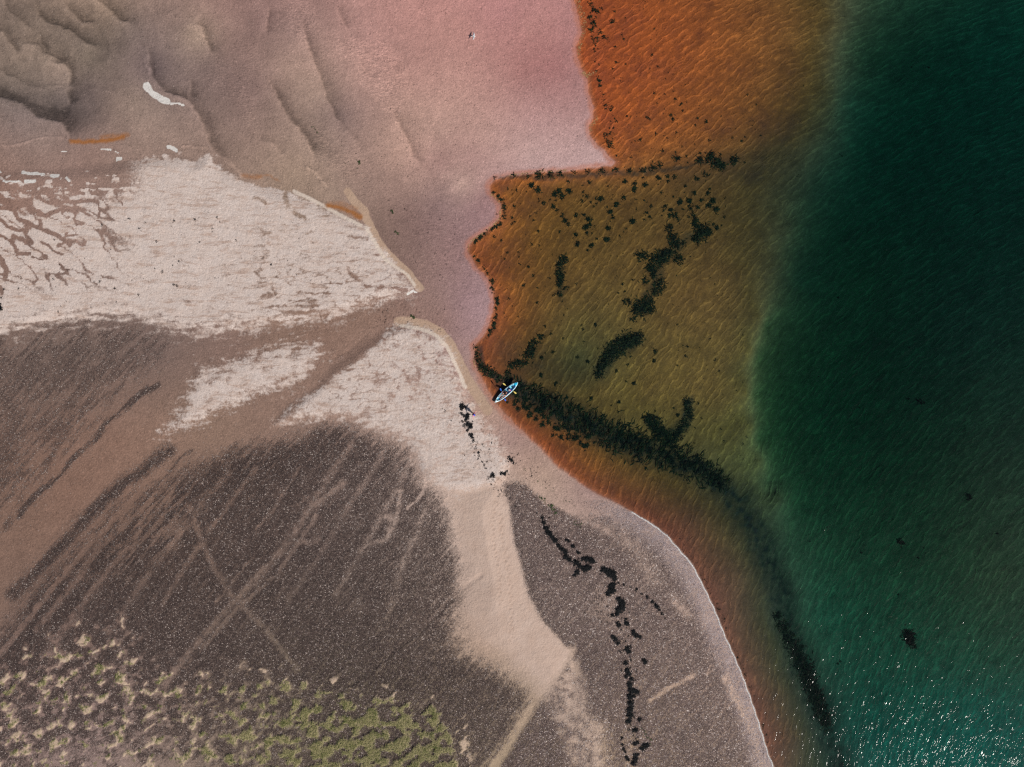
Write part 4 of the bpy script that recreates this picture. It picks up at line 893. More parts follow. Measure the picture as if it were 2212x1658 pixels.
def weed_mesh(name, circles, dens, length, width, height, stray=0.12, along=None):
    P = disc_points(circles, dens, stray=stray)
    n = len(P)
    z = ground_z(P[:, 0], P[:, 1])
    top = P[:, 2] * np.minimum(height, 0.55 * P[:, 3])
    base = np.c_[P[:, 0], P[:, 1], z + 0.012 + R.rand(n) * top]
    ang = R.rand(n) * 2 * np.pi if along is None else np.radians(along) + R.normal(0, 0.6, n)
    L = np.minimum(length, 0.9 * P[:, 3]) * R.uniform(0.6, 1.3, n)
    V_, F, S = ribbons(base, ang, L, np.minimum(width, 0.5 * L) * R.uniform(0.6, 1.3, n), R.uniform(0.0, 0.5, n) * height * 0.5, R.normal(0, 0.5, n), np.clip(R.beta(1.6, 3.2, n) + 0.22 * (1 - P[:, 2]), 0, 1))
    V_[:, 2] = np.maximum(V_[:, 2], ground_z(V_[:, 0], V_[:, 1]) + 0.006)
    return mesh_arrays(name, V_, F, dict(shade=S))

GROUP_BED = 'weed beds growing under the water'
GROUP_WRACK = 'seaweed washed up on the beach'
import re
ORD = ['topmost', 'second', 'third', 'fourth', 'fifth', 'sixth', 'seventh', 'eighth', 'ninth', 'tenth', 'eleventh', 'twelfth', 'thirteenth', 'fourteenth']
def clumps(circ, gap):
    """circles that touch belong to one clump"""
    left = list(circ); out = []
    while left:
        cur = [left.pop(0)]; grew = True
        while grew:
            grew = False
            for c in list(left):
                if any(math.hypot(c[0] - k[0], c[1] - k[1]) < c[2] + k[2] + gap for k in cur):
                    cur.append(c); left.remove(c); grew = True
        out.append(cur)
    return out
def place_weed(nm, lab, cat, circ, group, mat, maker):
    cl = clumps(circ, -0.3)
    area = lambda c: sum(q[2] ** 2 for q in c)
    main = max(cl, key=area)
    rest = sorted([c for c in cl if c is not main], key=lambda c: min(q[1] for q in c))
    words = lab.split()[:7]
    while words[-1] in ('a', 'the', 'of', 'in', 'on', 'at', 'and', 'to', 'with', 'under', 'along', 'where', 'down', 'from', 'by', 'its', 'out', 'just', 'off'): words.pop()
    short = ' '.join(words)
    link(nm, maker(main), mat, label=lab, cat=cat, group=group)
    for k, c in enumerate(rest):
        which = ('smaller tuft by the ' + ' '.join(lab.split()[:12])) if len(rest) == 1 else (ORD[k] + ' small clump down among those loose beside the ' + short)
        link(nm, maker(c), mat, label=which, cat=cat, group=group)
for nm, lab, cat, circ in WEEDS:
    circ = [(a, b, r * (1.22 if r < 20 else 1.05)) for a, b, r in circ]
    big = sum(math.pi * (c[2] * K) ** 2 for c in circ) > 25
    place_weed(nm, lab, cat, circ, GROUP_BED, MAT_WEED, lambda c, big=big: weed_mesh('eelgrass', c, 15 if big else 80, 0.6 if big else 0.36, 0.09 if big else 0.07, 0.25, stray=0.22, along=55 if big else None))
for k, (nm, lab, circ) in enumerate(WRACK):
    green = lab.startswith(('green', 'dark green', 'long thin green'))
    place_weed(nm, lab, 'seaweed', circ, GROUP_WRACK, MAT_GREEN if green else MAT_WRACK, lambda c: weed_mesh('seaweed', c, 420, 0.22, 0.055, 0.16, stray=0.08))

def scatter_scraps(name, regions, mat, label, length, width, height):
    """regions: (count, polygon or (polyline, spread), rmin, rmax)"""
    circ = []
    for cnt, kind, geo, rmin, rmax in regions:
        got = 0
        if kind == 'poly':
            P = np.array(geo); lo, hi = P.min(0), P.max(0)
            while got < cnt:
                q = lo + R.rand(cnt, 2) * (hi - lo)
                ok = inside(q[:, 0], q[:, 1], geo) & (R.rand(cnt) < 0.5 + 0.5 * np.sin(q[:, 0] * 0.11 + 1.3 * np.sin(q[:, 1] * 0.07)) * np.sin(q[:, 1] * 0.13 + np.sin(q[:, 0] * 0.05)) + 0.25)
                for a in q[ok][:cnt - got]:
                    circ.append((a[0], a[1], rmin + (rmax - rmin) * R.rand() ** 3)); got += 1
        else:
            pts, spread = geo; P = np.array(pts); seg = np.hypot(*np.diff(P, axis=0).T); L = np.r_[0, np.cumsum(seg)]
            for q in R.rand(cnt) * L[-1]:
                circ.append((np.interp(q, L, P[:, 0]) + R.normal(0, spread), np.interp(q, L, P[:, 1]) + R.normal(0, spread), rmin + (rmax - rmin) * R.rand() ** 2))
    me = weed_mesh(name, circ, 300, length, width, height, stray=0.25)
    return link(name, me, mat, label=label, kind='stuff')
scatter_scraps('weed_scraps', [
    (330, 'poly', [(1130,395),(1500,375),(1580,430),(1560,500),(1440,470),(1330,520),(1240,540),(1210,480)], 0.8, 5.5),
    (200, 'poly', [(1270,0),(1420,0),(1560,330),(1340,340),(1280,150)], 0.6, 2.8), (150, 'poly', [(1310,230),(1640,200),(1680,330),(1560,370),(1330,345)], 0.6, 3.2),
    (120, 'poly', [(1080,400),(1220,400),(1230,700),(1090,700),(1060,560)], 0.8, 3.0), (90, 'poly', [(1240,540),(1560,480),(1560,700),(1250,700)], 0.8, 3.0), (80, 'poly', [(1100,700),(1400,700),(1500,960),(1350,900),(1120,800)], 1.0, 4.0),
    (70, 'poly', [(1440,700),(1620,700),(1640,1000),(1500,960)], 0.8, 2.6), (60, 'poly', [(1650,1000),(2200,1000),(2200,1640),(1850,1640)], 0.8, 2.4), (40, 'poly', [(1700,100),(2200,100),(2200,900),(1700,900)], 0.8, 2.4),
    (110, 'line', (crop(1024, 768, [(2050, 0), (2130, 90), (2140, 200), (2080, 290), (1980, 350), (1870, 430)]), 2.0), 1.0, 3.2),
    (70, 'line', (crop(1024, 768, [(1890, 560), (1930, 640), (2000, 700), (2050, 850), (2080, 950), (2070, 1080), (2040, 1180), (1980, 1270)]), 2.4), 1.0, 4.0),
    (60, 'line', (crop(2048, 0, [(690, 0), (690, 200), (700, 340), (720, 500), (740, 650), (740, 800), (830, 900), (870, 1010), (850, 1150)]), 4.0), 1.0, 3.2),
    (60, 'line', (nat([(2700, 2130), (2790, 2260), (2860, 2410), (2940, 2600), (3010, 2780), (3080, 3000)]), 2.0), 0.8, 2.2),
    (150, 'line', ([(1090, 842), (1150, 885), (1220, 935), (1290, 965)], 9.0), 1.0, 5.0)], MAT_WEED, 'small dark scraps of weed on the shallow bed', 0.25, 0.06, 0.10)
scatter_scraps('dry_weed_scraps', [
    (150, 'poly', [(20,560),(340,440),(560,480),(620,600),(420,640),(120,680),(0,650)], 0.7, 2.6), (60, 'poly', [(560,440),(900,620),(820,640),(600,600)], 0.6, 1.5),
    (240, 'poly', [(620,260),(1250,60),(1290,330),(1000,420),(780,460),(680,420)], 0.5, 1.3), (60, 'poly', [(830,420),(1000,470),(980,640),(880,590)], 0.6, 1.8), (70, 'poly', [(780,650),(950,650),(1020,720),(820,720)], 0.6, 1.8),
    (60, 'poly', [(0,0),(500,0),(460,300),(0,320)], 0.5, 1.3), (190, 'poly', [(930,850),(1060,920),(1200,1040),(1150,1080),(1060,1060),(1000,980)], 0.6, 2.0),
    (150, 'line', ([(1010, 900), (1025, 960), (1050, 1010), (1075, 1060), (1100, 1080), (1170, 1120), (1230, 1200), (1310, 1240)], 7.0), 0.7, 2.2), (170, 'line', ([(1310, 1240), (1335, 1300), (1345, 1380), (1356, 1480), (1358, 1560), (1362, 1640)], 8.0), 0.7, 2.6),
    (90, 'line', ([(1300, 1255), (1280, 1290), (1310, 1330)], 16.0), 0.6, 1.8)], MAT_WRACK, 'small black scraps of seaweed on the sand', 0.16, 0.045, 0.06)
scatter_scraps('green_weed_scraps', [
    (40, 'poly', [(640,250),(900,250),(900,480),(780,470),(660,330)], 0.6, 1.6), (30, 'line', ([(1166, 1072), (1180, 1085), (1194, 1096), (1203, 1108)], 2.5), 1.0, 2.6),
    (24, 'line', ([(1125, 1005), (1150, 1030), (1190, 1060), (1240, 1090)], 5), 0.8, 1.9), (16, 'line', ([(1240, 1125), (1256, 1140)], 3), 0.8, 2.0), (22, 'line', ([(1380, 1560), (1392, 1580), (1400, 1600)], 5), 0.9, 2.2)],
    MAT_GREEN, 'small scraps of green algae on the sand', 0.18, 0.05, 0.06)
scatter_scraps('drift_line', [
    (150, 'line', (crop(1024, 768, [(2010, 10), (2080, 70), (2110, 130), (2095, 220), (2040, 285), (1960, 345), (1880, 400), (1828, 460), (1825, 520)]), 0.9), 0.6, 1.7),
    (110, 'line', (crop(2048, 0, [(545, 0), (580, 80), (620, 180), (600, 300), (570, 400), (565, 480)]), 3.2), 0.6, 1.8), (50, 'line', (crop(2048, 0, [(600, 630), (630, 660), (700, 620)]), 2.4), 0.6, 2.0), (40, 'line', (crop(2048, 0, [(720, 1020), (690, 1080), (660, 1140)]), 2.2), 0.6, 1.7),
    (120, 'line', (crop(2048, 0, [(-40, 1520), (50, 1500), (150, 1490), (300, 1480), (460, 1468)]), 0.7), 0.6, 1.6), (24, 'line', (crop(1024, 768, [(1868, 1440), (1878, 1480), (1885, 1510)]), 0.5), 0.6, 1.3)],
    MAT_SCUM, 'straw coloured drift along the water edge', 0.14, 0.06, 0.05)

def half_octa(P, r, flat, shade):
    n = len(P); a = R.rand(n) * 6.28
    V_ = np.zeros((n, 5, 3))
    el = R.uniform(0.6, 1.0, n)
    for k in range(4):
        q = a + k * math.pi / 2; rr = r * (el if k % 2 else 1.0)
        V_[:, k, 0] = P[:, 0] + rr * np.cos(q); V_[:, k, 1] = P[:, 1] + rr * np.sin(q); V_[:, k, 2] = P[:, 2] - 0.01
    V_[:, 4] = P; V_[:, 4, 2] += r * flat; V_[:, 4, 0] += r * R.uniform(-0.3, 0.3, n); V_[:, 4, 1] += r * R.uniform(-0.3, 0.3, n)
    b = np.arange(n)[:, None] * 5
    F = np.concatenate([b + np.array([k, (k + 1) % 4, 4]) for k in range(4)], 0)
    return V_.reshape(-1, 3), F, np.repeat(shade, 5)
def build_pebbles():
    n = 330000
    x = R.uniform(-60, 36, n); y = R.uniform(-46, 8, n)
    ok = R.rand(n) < np.clip(sample(peb, x, y) - 0.12, 0, 1) * (0.25 + 0.75 * sst(-0.4, 0.5, sample(nA, x, y) + 0.6 * sample(nS, x, y)))
    x, y = x[ok], y[ok]
    x2 = R.uniform(-60, 10, 26000); y2 = R.uniform(-20, 42, 26000)          # stray shells on the sand
    ok2 = (sample(bed, x2, y2) < 0.1) & (R.rand(26000) < 0.22)
    m = len(x)
    x = np.r_[x, x2[ok2]]; y = np.r_[y, y2[ok2]]; n = len(x)
    r = 0.022 + 0.05 * R.rand(n) ** 2.2
    sh = np.clip(R.beta(1.6, 3.0, n) + 0.22 * sample(np.clip(mauve, 0, 1), x, y), 0, 1)
    sh = np.where(R.rand(n) < 0.05 * sst(-0.5, 0.6, sample(nB, x, y) - 0.5 * sample(nS, x, y)), 1.0, sh)
    sh[m:] = np.where(R.rand(n - m) < 0.6, 1.0, 0.2); r[m:] *= 0.8
    V_, F, S = half_octa(np.c_[x, y, ground_z(x, y)], r, 0.75, sh)
    return mesh_arrays('pebbles', V_, F, dict(shade=S))
link('pebbles', build_pebbles(), MAT_STONE, kind='stuff', label='dark gravel and pale shell scattered over the beach')

def build_foam():
    P = np.array(nat([(2520,2042),(2534,2050),(2604,2092),(2664,2138),(2720,2203),(2761,2249),(2789,2301),(2817,2356),(2854,2435),(2896,2541),(2928,2611),(2965,2699),(2997,2787),(3025,2870),(3048,2944),(3067,3010),(3087,3056),(3110,3130)]))
    seg = np.hypot(*np.diff(P, axis=0).T); L = np.r_[0, np.cumsum(seg)]
    n = 5200; q = R.rand(n) * L[-1]
    u = np.interp(q, L, P[:, 0]) - 1.3 + R.normal(0, 0.5, n) + 0.9 * np.sin(q * 0.21); v = np.interp(q, L, P[:, 1]) + 0.9 + R.normal(0, 0.5, n)
    x, y = mx(u), my(v)
    V_, F, S = half_octa(np.c_[x, y, np.maximum(ground_z(x, y), 0.0) + 0.012], R.uniform(0.025, 0.07, n), 0.4, R.rand(n))
    return mesh_arrays('foam', V_, F, dict(shade=S))
link('foam', build_foam(), MAT_FOAM, kind='stuff', label='thin white foam along the edge of the lower beach')

def build_grass():
    n = 420000
    x = R.uniform(-60, -2, n); y = R.uniform(-47, -22, n)
    g = sample(grassy, x, y)
    ok = R.rand(n) < np.clip(g - 0.25, 0, 1) * 0.85
    x, y, g = x[ok], y[ok], g[ok]; n = len(x)
    sh = np.clip(R.normal(0.58, 0.2, n) - 0.5 * np.clip(sample(edge_green, x, y), 0, 1), 0, 1)
    V_, F, S = ribbons(np.c_[x, y, ground_z(x, y)], np.radians(28) + R.normal(0, 0.7, n), R.uniform(0.16, 0.34, n), R.uniform(0.018, 0.035, n), R.uniform(0.06, 0.14, n), R.normal(0, 0.4, n), sh)
    return mesh_arrays('beach_grass', V_, F, dict(shade=S))
link('beach_grass', build_grass(), MAT_BLADE, kind='stuff', label='low olive green grass on the sandy hummocks')

# ------------------------------------------------------------------ things: kayak, paddles, people, gull
def empty(name, loc, rz, label, cat, group=None):
    o = bpy.data.objects.new(name, None); C.objects.link(o)
    o.location = loc; o.rotation_euler = (0, 0, rz)
    o['label'] = label; o['category'] = cat
    if group: o['group'] = group
    return o
def part(name, me, mat, parent, label=None):
    o = bpy.data.objects.new(name, me); C.objects.link(o)
    me.materials.clear(); me.materials.append(mat)
    o.parent = parent
    if label: o['label'] = label
    return o
def bm_mesh(name, fn, smooth=True):
    bm = bmesh.new(); fn(bm)
    bmesh.ops.recalc_face_normals(bm, faces=bm.faces)
    me = bpy.data.meshes.new(name); bm.to_mesh(me); bm.free()
    for p in me.polygons: p.use_smooth = smooth
    return me
def loft(bm, rings, closed=True, cap=True):
    vs = [[bm.verts.new(p) for p in r] for r in rings]
    n = len(vs[0])
    for a, b in zip(vs[:-1], vs[1:]):
        for k in range(n if closed else n - 1):
            try: bm.faces.new((a[k], a[(k + 1) % n], b[(k + 1) % n], b[k]))
            except ValueError: pass
    if cap and closed:
        bm.faces.new(vs[0][::-1]); bm.faces.new(vs[-1])
def tube(bm, pts, radii, n=8, flat=1.0):
    pts = [Vector(p) for p in pts]; rings = []
    for i, p in enumerate(pts):
        d = (pts[min(i + 1, len(pts) - 1)] - pts[max(i - 1, 0)]).normalized()
        up = Vector((0, 0, 1)) if abs(d.z) < 0.9 else Vector((1, 0, 0))
        a = d.cross(up).normalized(); b = a.cross(d).normalized()
        rings.append([p + a * radii[i] * math.cos(q) + b * radii[i] * flat * math.sin(q) for q in [2 * math.pi * k / n for k in range(n)]])
    loft(bm, rings)
def disc(bm, c, r, h, n=20):
    loft(bm, [[(c[0] + q * math.cos(2 * math.pi * k / n), c[1] + q * math.sin(2 * math.pi * k / n), z) for k in range(n)] for q, z in ((r, c[2]), (r, c[2] + h * 0.8), (r * 0.9, c[2] + h))])
def rbox(bm, c, s, rot=0.0, tilt=0.0, bev=0.02):
    g = bmesh.ops.create_cube(bm, size=1.0)
    M = Matrix.Translation(c) @ Matrix.Rotation(rot, 4, 'Z') @ Matrix.Rotation(tilt, 4, 'Y') @ Matrix.Diagonal((s[0], s[1], s[2], 1))
    bmesh.ops.transform(bm, matrix=M, verts=g['verts'])
    e = list({ed for v in g['verts'] for ed in v.link_edges})
    bmesh.ops.bevel(bm, geom=e, offset=bev, segments=2, affect='EDGES')
def skin(name, verts, edges, radii, root=0, sub=2):
    """one continuous surface grown round a jointed skeleton"""
    me = bpy.data.meshes.new(name); me.from_pydata([tuple(v) for v in verts], edges, [])
    o = bpy.data.objects.new(name, me); C.objects.link(o)
    m = o.modifiers.new('Skin', 'SKIN'); m.use_smooth_shade = True
    sk = me.skin_vertices[0].data
    for i, r in enumerate(radii):
        sk[i].radius = (r, r) if not isinstance(r, tuple) else r
        sk[i].use_root = (i == root)
    sb = o.modifiers.new('Sub', 'SUBSURF'); sb.levels = sub; sb.render_levels = sub
    dg = bpy.context.evaluated_depsgraph_get()
    out = bpy.data.meshes.new_from_object(o.evaluated_get(dg))
    out.name = name
    bpy.data.objects.remove(o); bpy.data.meshes.remove(me)
    for p in out.polygons: p.use_smooth = True
    return out
def join_meshes(name, meshes):
    bm = bmesh.new()
    for m in meshes: bm.from_mesh(m)
    out = bpy.data.meshes.new(name); bm.to_mesh(out); bm.free()
    for p in out.polygons: p.use_smooth = True
    for m in meshes: bpy.data.meshes.remove(m)
    return out

M_CYAN = plain_material('cyan_plastic', (40, 190, 230), 0.35, 0.08, 3.0, 0.5)
M_PALE = plain_material('pale_cyan_plastic', (206, 240, 250), 0.35, 0.06, 3.0, 0.5)
M_FLOOR = plain_material('light_blue_moulded_floor', (120, 212, 238), 0.45, 0.1, 5.0, 0.4)
M_NAVY = plain_material('navy_plastic', (20, 44, 150), 0.4, 0.1, 4.0, 0.4)
M_BLACK = plain_material('black_rubber', (16, 17, 20), 0.6, 0.2, 10.0)
M_YELLOW = plain_material('pale_yellow_blade', (238, 214, 120), 0.4, 0.05, 4.0, 0.4)
M_BLUE = plain_material('blue_blade', (26, 92, 190), 0.4, 0.08, 4.0, 0.4)
M_SHAFT = plain_material('dark_grey_shaft', (40, 42, 48), 0.4, 0.1, 8.0)
M_SKIN = plain_material('skin', (214, 158, 134), 0.55, 0.06, 12.0)
M_NAVYCLOTH = plain_material('navy_cloth', (22, 28, 78), 0.85, 0.15, 14.0)
M_BLACKCLOTH = plain_material('black_cloth', (22, 22, 28), 0.85, 0.15, 14.0)
M_PINK = plain_material('pink_cloth', (232, 92, 150), 0.85, 0.12, 12.0, alt=(245, 170, 205))
M_WHITE = plain_material('white_cloth', (226, 224, 222), 0.85, 0.06, 12.0)
M_CAP = plain_material('bright_blue_cap', (26, 92, 214), 0.8, 0.08, 14.0)
M_HAIR = plain_material('brown_hair', (74, 42, 30), 0.6, 0.2, 20.0)
M_FEATHER = plain_material('white_feathers', (236, 236, 236), 0.7, 0.04, 10.0)
M_GREYF = plain_material('pale_grey_feathers', (206, 210, 216), 0.7, 0.05, 10.0)
M_BILL = plain_material('orange_bill', (220, 140, 40), 0.5, 0.05, 10.0)

def NP(px, py): return (float(mx(px / 1.848)), float(my(py / 1.848)))

# ---- kayak: bow towards the beach (lower left)
kx, ky = NP(2020.9, 1567.5)
KAY_ROT = math.atan2(-0.656, -0.755)
kay = empty('kayak', (kx, ky, 0.0), KAY_ROT, 'bright cyan sit-on-top kayak afloat at the edge of the sand', 'kayak')
LK = 1.69
def half_beam(t): return 0.355 * max(1 - abs(t) ** (2.2 if t > 0 else 2.6), 0.0) ** (0.85 if t > 0 else 0.7) + 0.012
def sheer(t): return 0.24 + 0.10 * t * t
def keel(t): return -0.09 + 0.20 * abs(t) ** 4
ST = [math.sin(a) for a in np.linspace(-math.pi / 2, math.pi / 2, 25)]
def hull_fn(bm):
    rings = []
    for t in ST:
        w, zs, zk = half_beam(t), sheer(t), keel(t)
        rings.append([(t * LK, w * c, zk + (zs - zk) * hgt) for c, hgt in ((-1.0, 1.0), (-0.99, 0.75), (-0.9, 0.4), (-0.6, 0.1), (0, 0), (0.6, 0.1), (0.9, 0.4), (0.99, 0.75), (1.0, 1.0))])
    loft(bm, rings, closed=False, cap=False)
part('hull', bm_mesh('hull', hull_fn), M_CYAN, kay)
def rim_in(t): return half_beam(t) * 0.70 if abs(t) < 0.70 else max(half_beam(t) * 0.70 * (1 - (abs(t) - 0.70) / 0.10), 0.0)
def deck_fn(bm):
    TS = [t for t in ST if abs(t) < 0.9] ; TS = sorted(set(list(np.linspace(-0.999, 0.999, 61))))
    for sgn in (-1, 1):
        rings = [[(t * LK, sgn * half_beam(t), sheer(t)), (t * LK, sgn * half_beam(t) * 0.93, sheer(t) + 0.022), (t * LK, sgn * (half_beam(t) * 0.80 if rim_in(t) > 0.01 else half_beam(t) * 0.4), sheer(t) + 0.018 + (0.03 if rim_in(t) <= 0.01 else 0)), (t * LK, sgn * rim_in(t), sheer(t) + (0.0 if rim_in(t) > 0.01 else 0.055))] for t in TS]
        loft(bm, rings, closed=False, cap=False)
dk = part('deck', bm_mesh('deck', deck_fn), M_PALE, kay, 'pale cyan deck and rim')
def stern_fn(bm):
    TS = np.linspace(-0.97, -0.74, 9)
    loft(bm, [[(t * LK, half_beam(t) * c * 0.74, sheer(t) + 0.062 - 0.02 * c * c) for c in (-1, -0.5, 0, 0.5, 1)] for t in TS], closed=False, cap=False)
part('stern_panel', bm_mesh('stern_panel', stern_fn), M_CYAN, kay, 'cyan panel over the stern')
def floor_fn(bm):
    TS = np.linspace(-0.80, 0.80, 33)
    loft(bm, [[(t * LK, c * rim_in(t), (sheer(t) if abs(c) == 1 else 0.09 + 0.05 * abs(t))) for c in (-1.0, -0.93, -0.35, 0.35, 0.93, 1.0)] for t in TS], closed=False, cap=False)
part('cockpit_floor', bm_mesh('cockpit_floor', floor_fn), M_FLOOR, kay)
for sgn in (-1, 1):
    def rail_fn(bm, sgn=sgn):
        TS = np.linspace(-0.66, 0.60, 24)
        tube(bm, [(t * LK, sgn * half_beam(t) * 0.73, sheer(t) + 0.026) for t in TS], [0.013] * 24, 6)
    part('side_rail', bm_mesh('side_rail', rail_fn), M_NAVY, kay)
for x in (-0.91, 1.31):
    hz_ = sheer(x / LK)
    def hatch_fn(bm, x=x, z=hz_):
        disc(bm, (x, 0, z + (0.03 if x > 1 else -0.10)), 0.085, 0.03)
    hb = part('hatch', bm_mesh('hatch', hatch_fn), M_BLACK, kay, 'round black hatch lid')
def arch_fn(bm): tube(bm, [(-1.03, -0.16, 0.30), (-1.10, -0.09, 0.31), (-1.13, 0, 0.315), (-1.10, 0.09, 0.31), (-1.03, 0.16, 0.30)], [0.028] * 5, 6)
part('tank_well_rim', bm_mesh('tank_well_rim', arch_fn), M_NAVY, kay)
for x in (-1.55, 1.56):
    def han_fn(bm, x=x): tube(bm, [(x, -0.04, sheer(x / LK) + 0.05), (x + 0.05 * (1 if x > 0 else -1), -0.03, sheer(x / LK) + 0.09), (x + 0.05 * (1 if x > 0 else -1), 0.03, sheer(x / LK) + 0.09), (x, 0.04, sheer(x / LK) + 0.05)], [0.012] * 4, 6)
    part('carry_handle', bm_mesh('carry_handle', han_fn), M_BLACK, kay)
for x, mt in ((0.08, M_BLACK), (-0.40, M_NAVY)):
    st = part('seat', bm_mesh('seat', lambda bm, x=x: rbox(bm, (x, 0, 0.135), (0.36, 0.40, 0.06), bev=0.025)), mt, kay)
    part('backrest', bm_mesh('backrest', lambda bm, x=x: rbox(bm, (x - 0.20, 0, 0.29), (0.05, 0.38, 0.30), tilt=-0.25, bev=0.022)), mt, st)
for x in (0.62, -0.62):
    part('strap', bm_mesh('strap', lambda bm, x=x: tube(bm, [(x, -half_beam(x / LK) * 0.74, sheer(x / LK) + 0.03), (x + 0.06, 0, 0.20), (x, half_beam(x / LK) * 0.74, sheer(x / LK) + 0.03)], [0.012] * 3, 5)), M_NAVY, kay)
for y in (-0.12, 0.12):
    part('foot_rest', bm_mesh('foot_rest', lambda bm, y=y: rbox(bm, (1.10, y, 0.17), (0.05, 0.12, 0.10), tilt=0.5, bev=0.012)), M_NAVY, kay)

def paddle(name, a, b, mat, label, twist=0.0):
    """double-bladed paddle between the blade tips a and b (world)"""
    a = Vector(a); b = Vector(b); L = (b - a).length; mid = (a + b) / 2
    o = empty(name, mid, 0, label, 'paddle')
    o.rotation_mode = 'QUATERNION'
    o.rotation_quaternion = (b - a).to_track_quat('X', 'Z')
    part('shaft', bm_mesh('shaft', lambda bm: tube(bm, [(-L / 2 + 0.38, 0, 0), (0, 0, 0), (L / 2 - 0.38, 0, 0)], [0.016] * 3, 8)), M_SHAFT, o)
    for sgn in (-1, 1):
        def blade(bm, sgn=sgn):
            prof = [(0.0, 0.018), (0.08, 0.035), (0.18, 0.068), (0.29, 0.086), (0.37, 0.078), (0.42, 0.048), (0.44, 0.012)]
            rings = [[(sgn * (L / 2 - 0.44 + x), w * c, 0.010 * s_ + 0.02 * (c * c) * (w / 0.086)) for c, s_ in ((-1, 0), (-0.5, 1), (0, 1.4), (0.5, 1), (1, 0), (0.5, -1), (0, -1.2), (-0.5, -1))] for x, w in prof]
            loft(bm, rings)
        part('blade', bm_mesh('blade', blade), mat, o)
    return o
paddle('kayak_paddle', (kx - 0.372, ky + 1.022, 0.33), (kx + 1.117, ky - 0.13, 0.33), M_YELLOW, 'pale yellow double-bladed paddle laid flat across the kayak')
def klocal(x, y, z):
    c, s_ = math.cos(KAY_ROT), math.sin(KAY_ROT)
    return (kx + c * x - s_ * y, ky + s_ * x + c * y, z)
PA, PB = Vector((0.19, -0.78, 1.08)), Vector((0.68, 0.68, 0.06))
paddle('kayak_paddle', klocal(*PA), klocal(*PB), M_BLUE, 'blue double-bladed paddle held slanting by the seated kayaker')

def hand(wrist, dirv, palm_n, side, curl=0.6, size=1.0):
    """palm and five bent fingers: list of meshes. dirv: wrist to knuckles, palm_n: out of the palm, side: towards the thumb"""
    d = Vector(dirv).normalized(); n = Vector(palm_n).normalized(); s_ = Vector(side).normalized(); w = Vector(wrist)
    out = []
    def pm(bm):
        rings = [[w + d * x * size + s_ * (wd * size * math.cos(q)) + n * (th * size * math.sin(q)) for q in np.linspace(0, 2 * math.pi, 9)[:-1]] for x, wd, th in ((-0.02, 0.024, 0.02), (0.02, 0.034, 0.017), (0.06, 0.04, 0.015), (0.085, 0.038, 0.012))]
        loft(bm, rings)
    out.append(bm_mesh('palm', pm))
    for k, (off, ln) in enumerate(((0.028, 0.072), (0.010, 0.080), (-0.009, 0.074), (-0.027, 0.058))):
        b = w + d * 0.078 * size + s_ * off * size
        p1 = b + (d * math.cos(curl * 0.6) + n * math.sin(curl * 0.6)) * ln * 0.45 * size
        p2 = p1 + (d * math.cos(curl * 1.6) + n * math.sin(curl * 1.6)) * ln * 0.32 * size
        p3 = p2 + (d * math.cos(curl * 2.5) + n * math.sin(curl * 2.5)) * ln * 0.23 * size
        out.append(bm_mesh('finger', lambda bm, q=(b - d * 0.015, p1, p2, p3): tube(bm, q, [0.0095 * size, 0.009 * size, 0.008 * size, 0.006 * size], 6)))
    b = w + d * 0.02 * size + s_ * 0.03 * size
    t1 = b + (s_ * 0.75 + d * 0.65).normalized() * 0.035 * size; t2 = t1 + (s_ * 0.25 + d * 0.8 + n * 0.6).normalized() * 0.03 * size
    out.append(bm_mesh('thumb', lambda bm, q=(b - s_ * 0.012, t1, t2): tube(bm, q, [0.012 * size, 0.0105 * size, 0.008 * size], 6)))
    return out
def head_mesh(c, fwd, r):
    """skull with jaw, brow, nose, ears, facing fwd"""
    c = Vector(c); f_ = Vector(fwd).normalized(); up = Vector((0, 0, 1)); up = (up - f_ * up.dot(f_)).normalized(); sd = f_.cross(up).normalized()
    ms = []
    def skull(bm):
        bmesh.ops.create_uvsphere(bm, u_segments=16, v_segments=12, radius=1.0)
        for v in bm.verts:
            x, y, z = v.co
            jaw = max(0, -z)
            q = c + f_ * (x * r * (1.0 + 0.12 * jaw)) + sd * (y * r * (0.80 - 0.25 * jaw)) + up * (z * r * 1.22)
            v.co = q
    ms.append(bm_mesh('skull', skull))
    ms.append(bm_mesh('nose', lambda bm: tube(bm, [c + f_ * r * 0.95 + up * r * 0.12, c + f_ * r * 1.16 - up * r * 0.16, c + f_ * r * 0.95 - up * r * 0.22], [r * 0.07, r * 0.12, r * 0.08], 6)))
    for q in (-1, 1):
        ms.append(bm_mesh('ear', lambda bm, q=q: disc(bm, tuple(c + sd * q * r * 0.80 - Vector((0, 0, 0.02))), r * 0.2, 0.03, 8)))
        ms.append(bm_mesh('eye', lambda bm, q=q: tube(bm, [c + f_ * r * 0.90 + sd * q * r * 0.32 + up * r * 0.08, c + f_ * r * 0.98 + sd * q * r * 0.32 + up * r * 0.08], [r * 0.12, r * 0.06], 6)))
    ms.append(bm_mesh('mouth', lambda bm: tube(bm, [c + f_ * r * 0.92 + sd * r * 0.25 - up * r * 0.5, c + f_ * r * 1.02 - up * r * 0.5, c + f_ * r * 0.92 - sd * r * 0.25 - up * r * 0.5], [r * 0.05, r * 0.07, r * 0.05], 5)))
    return ms

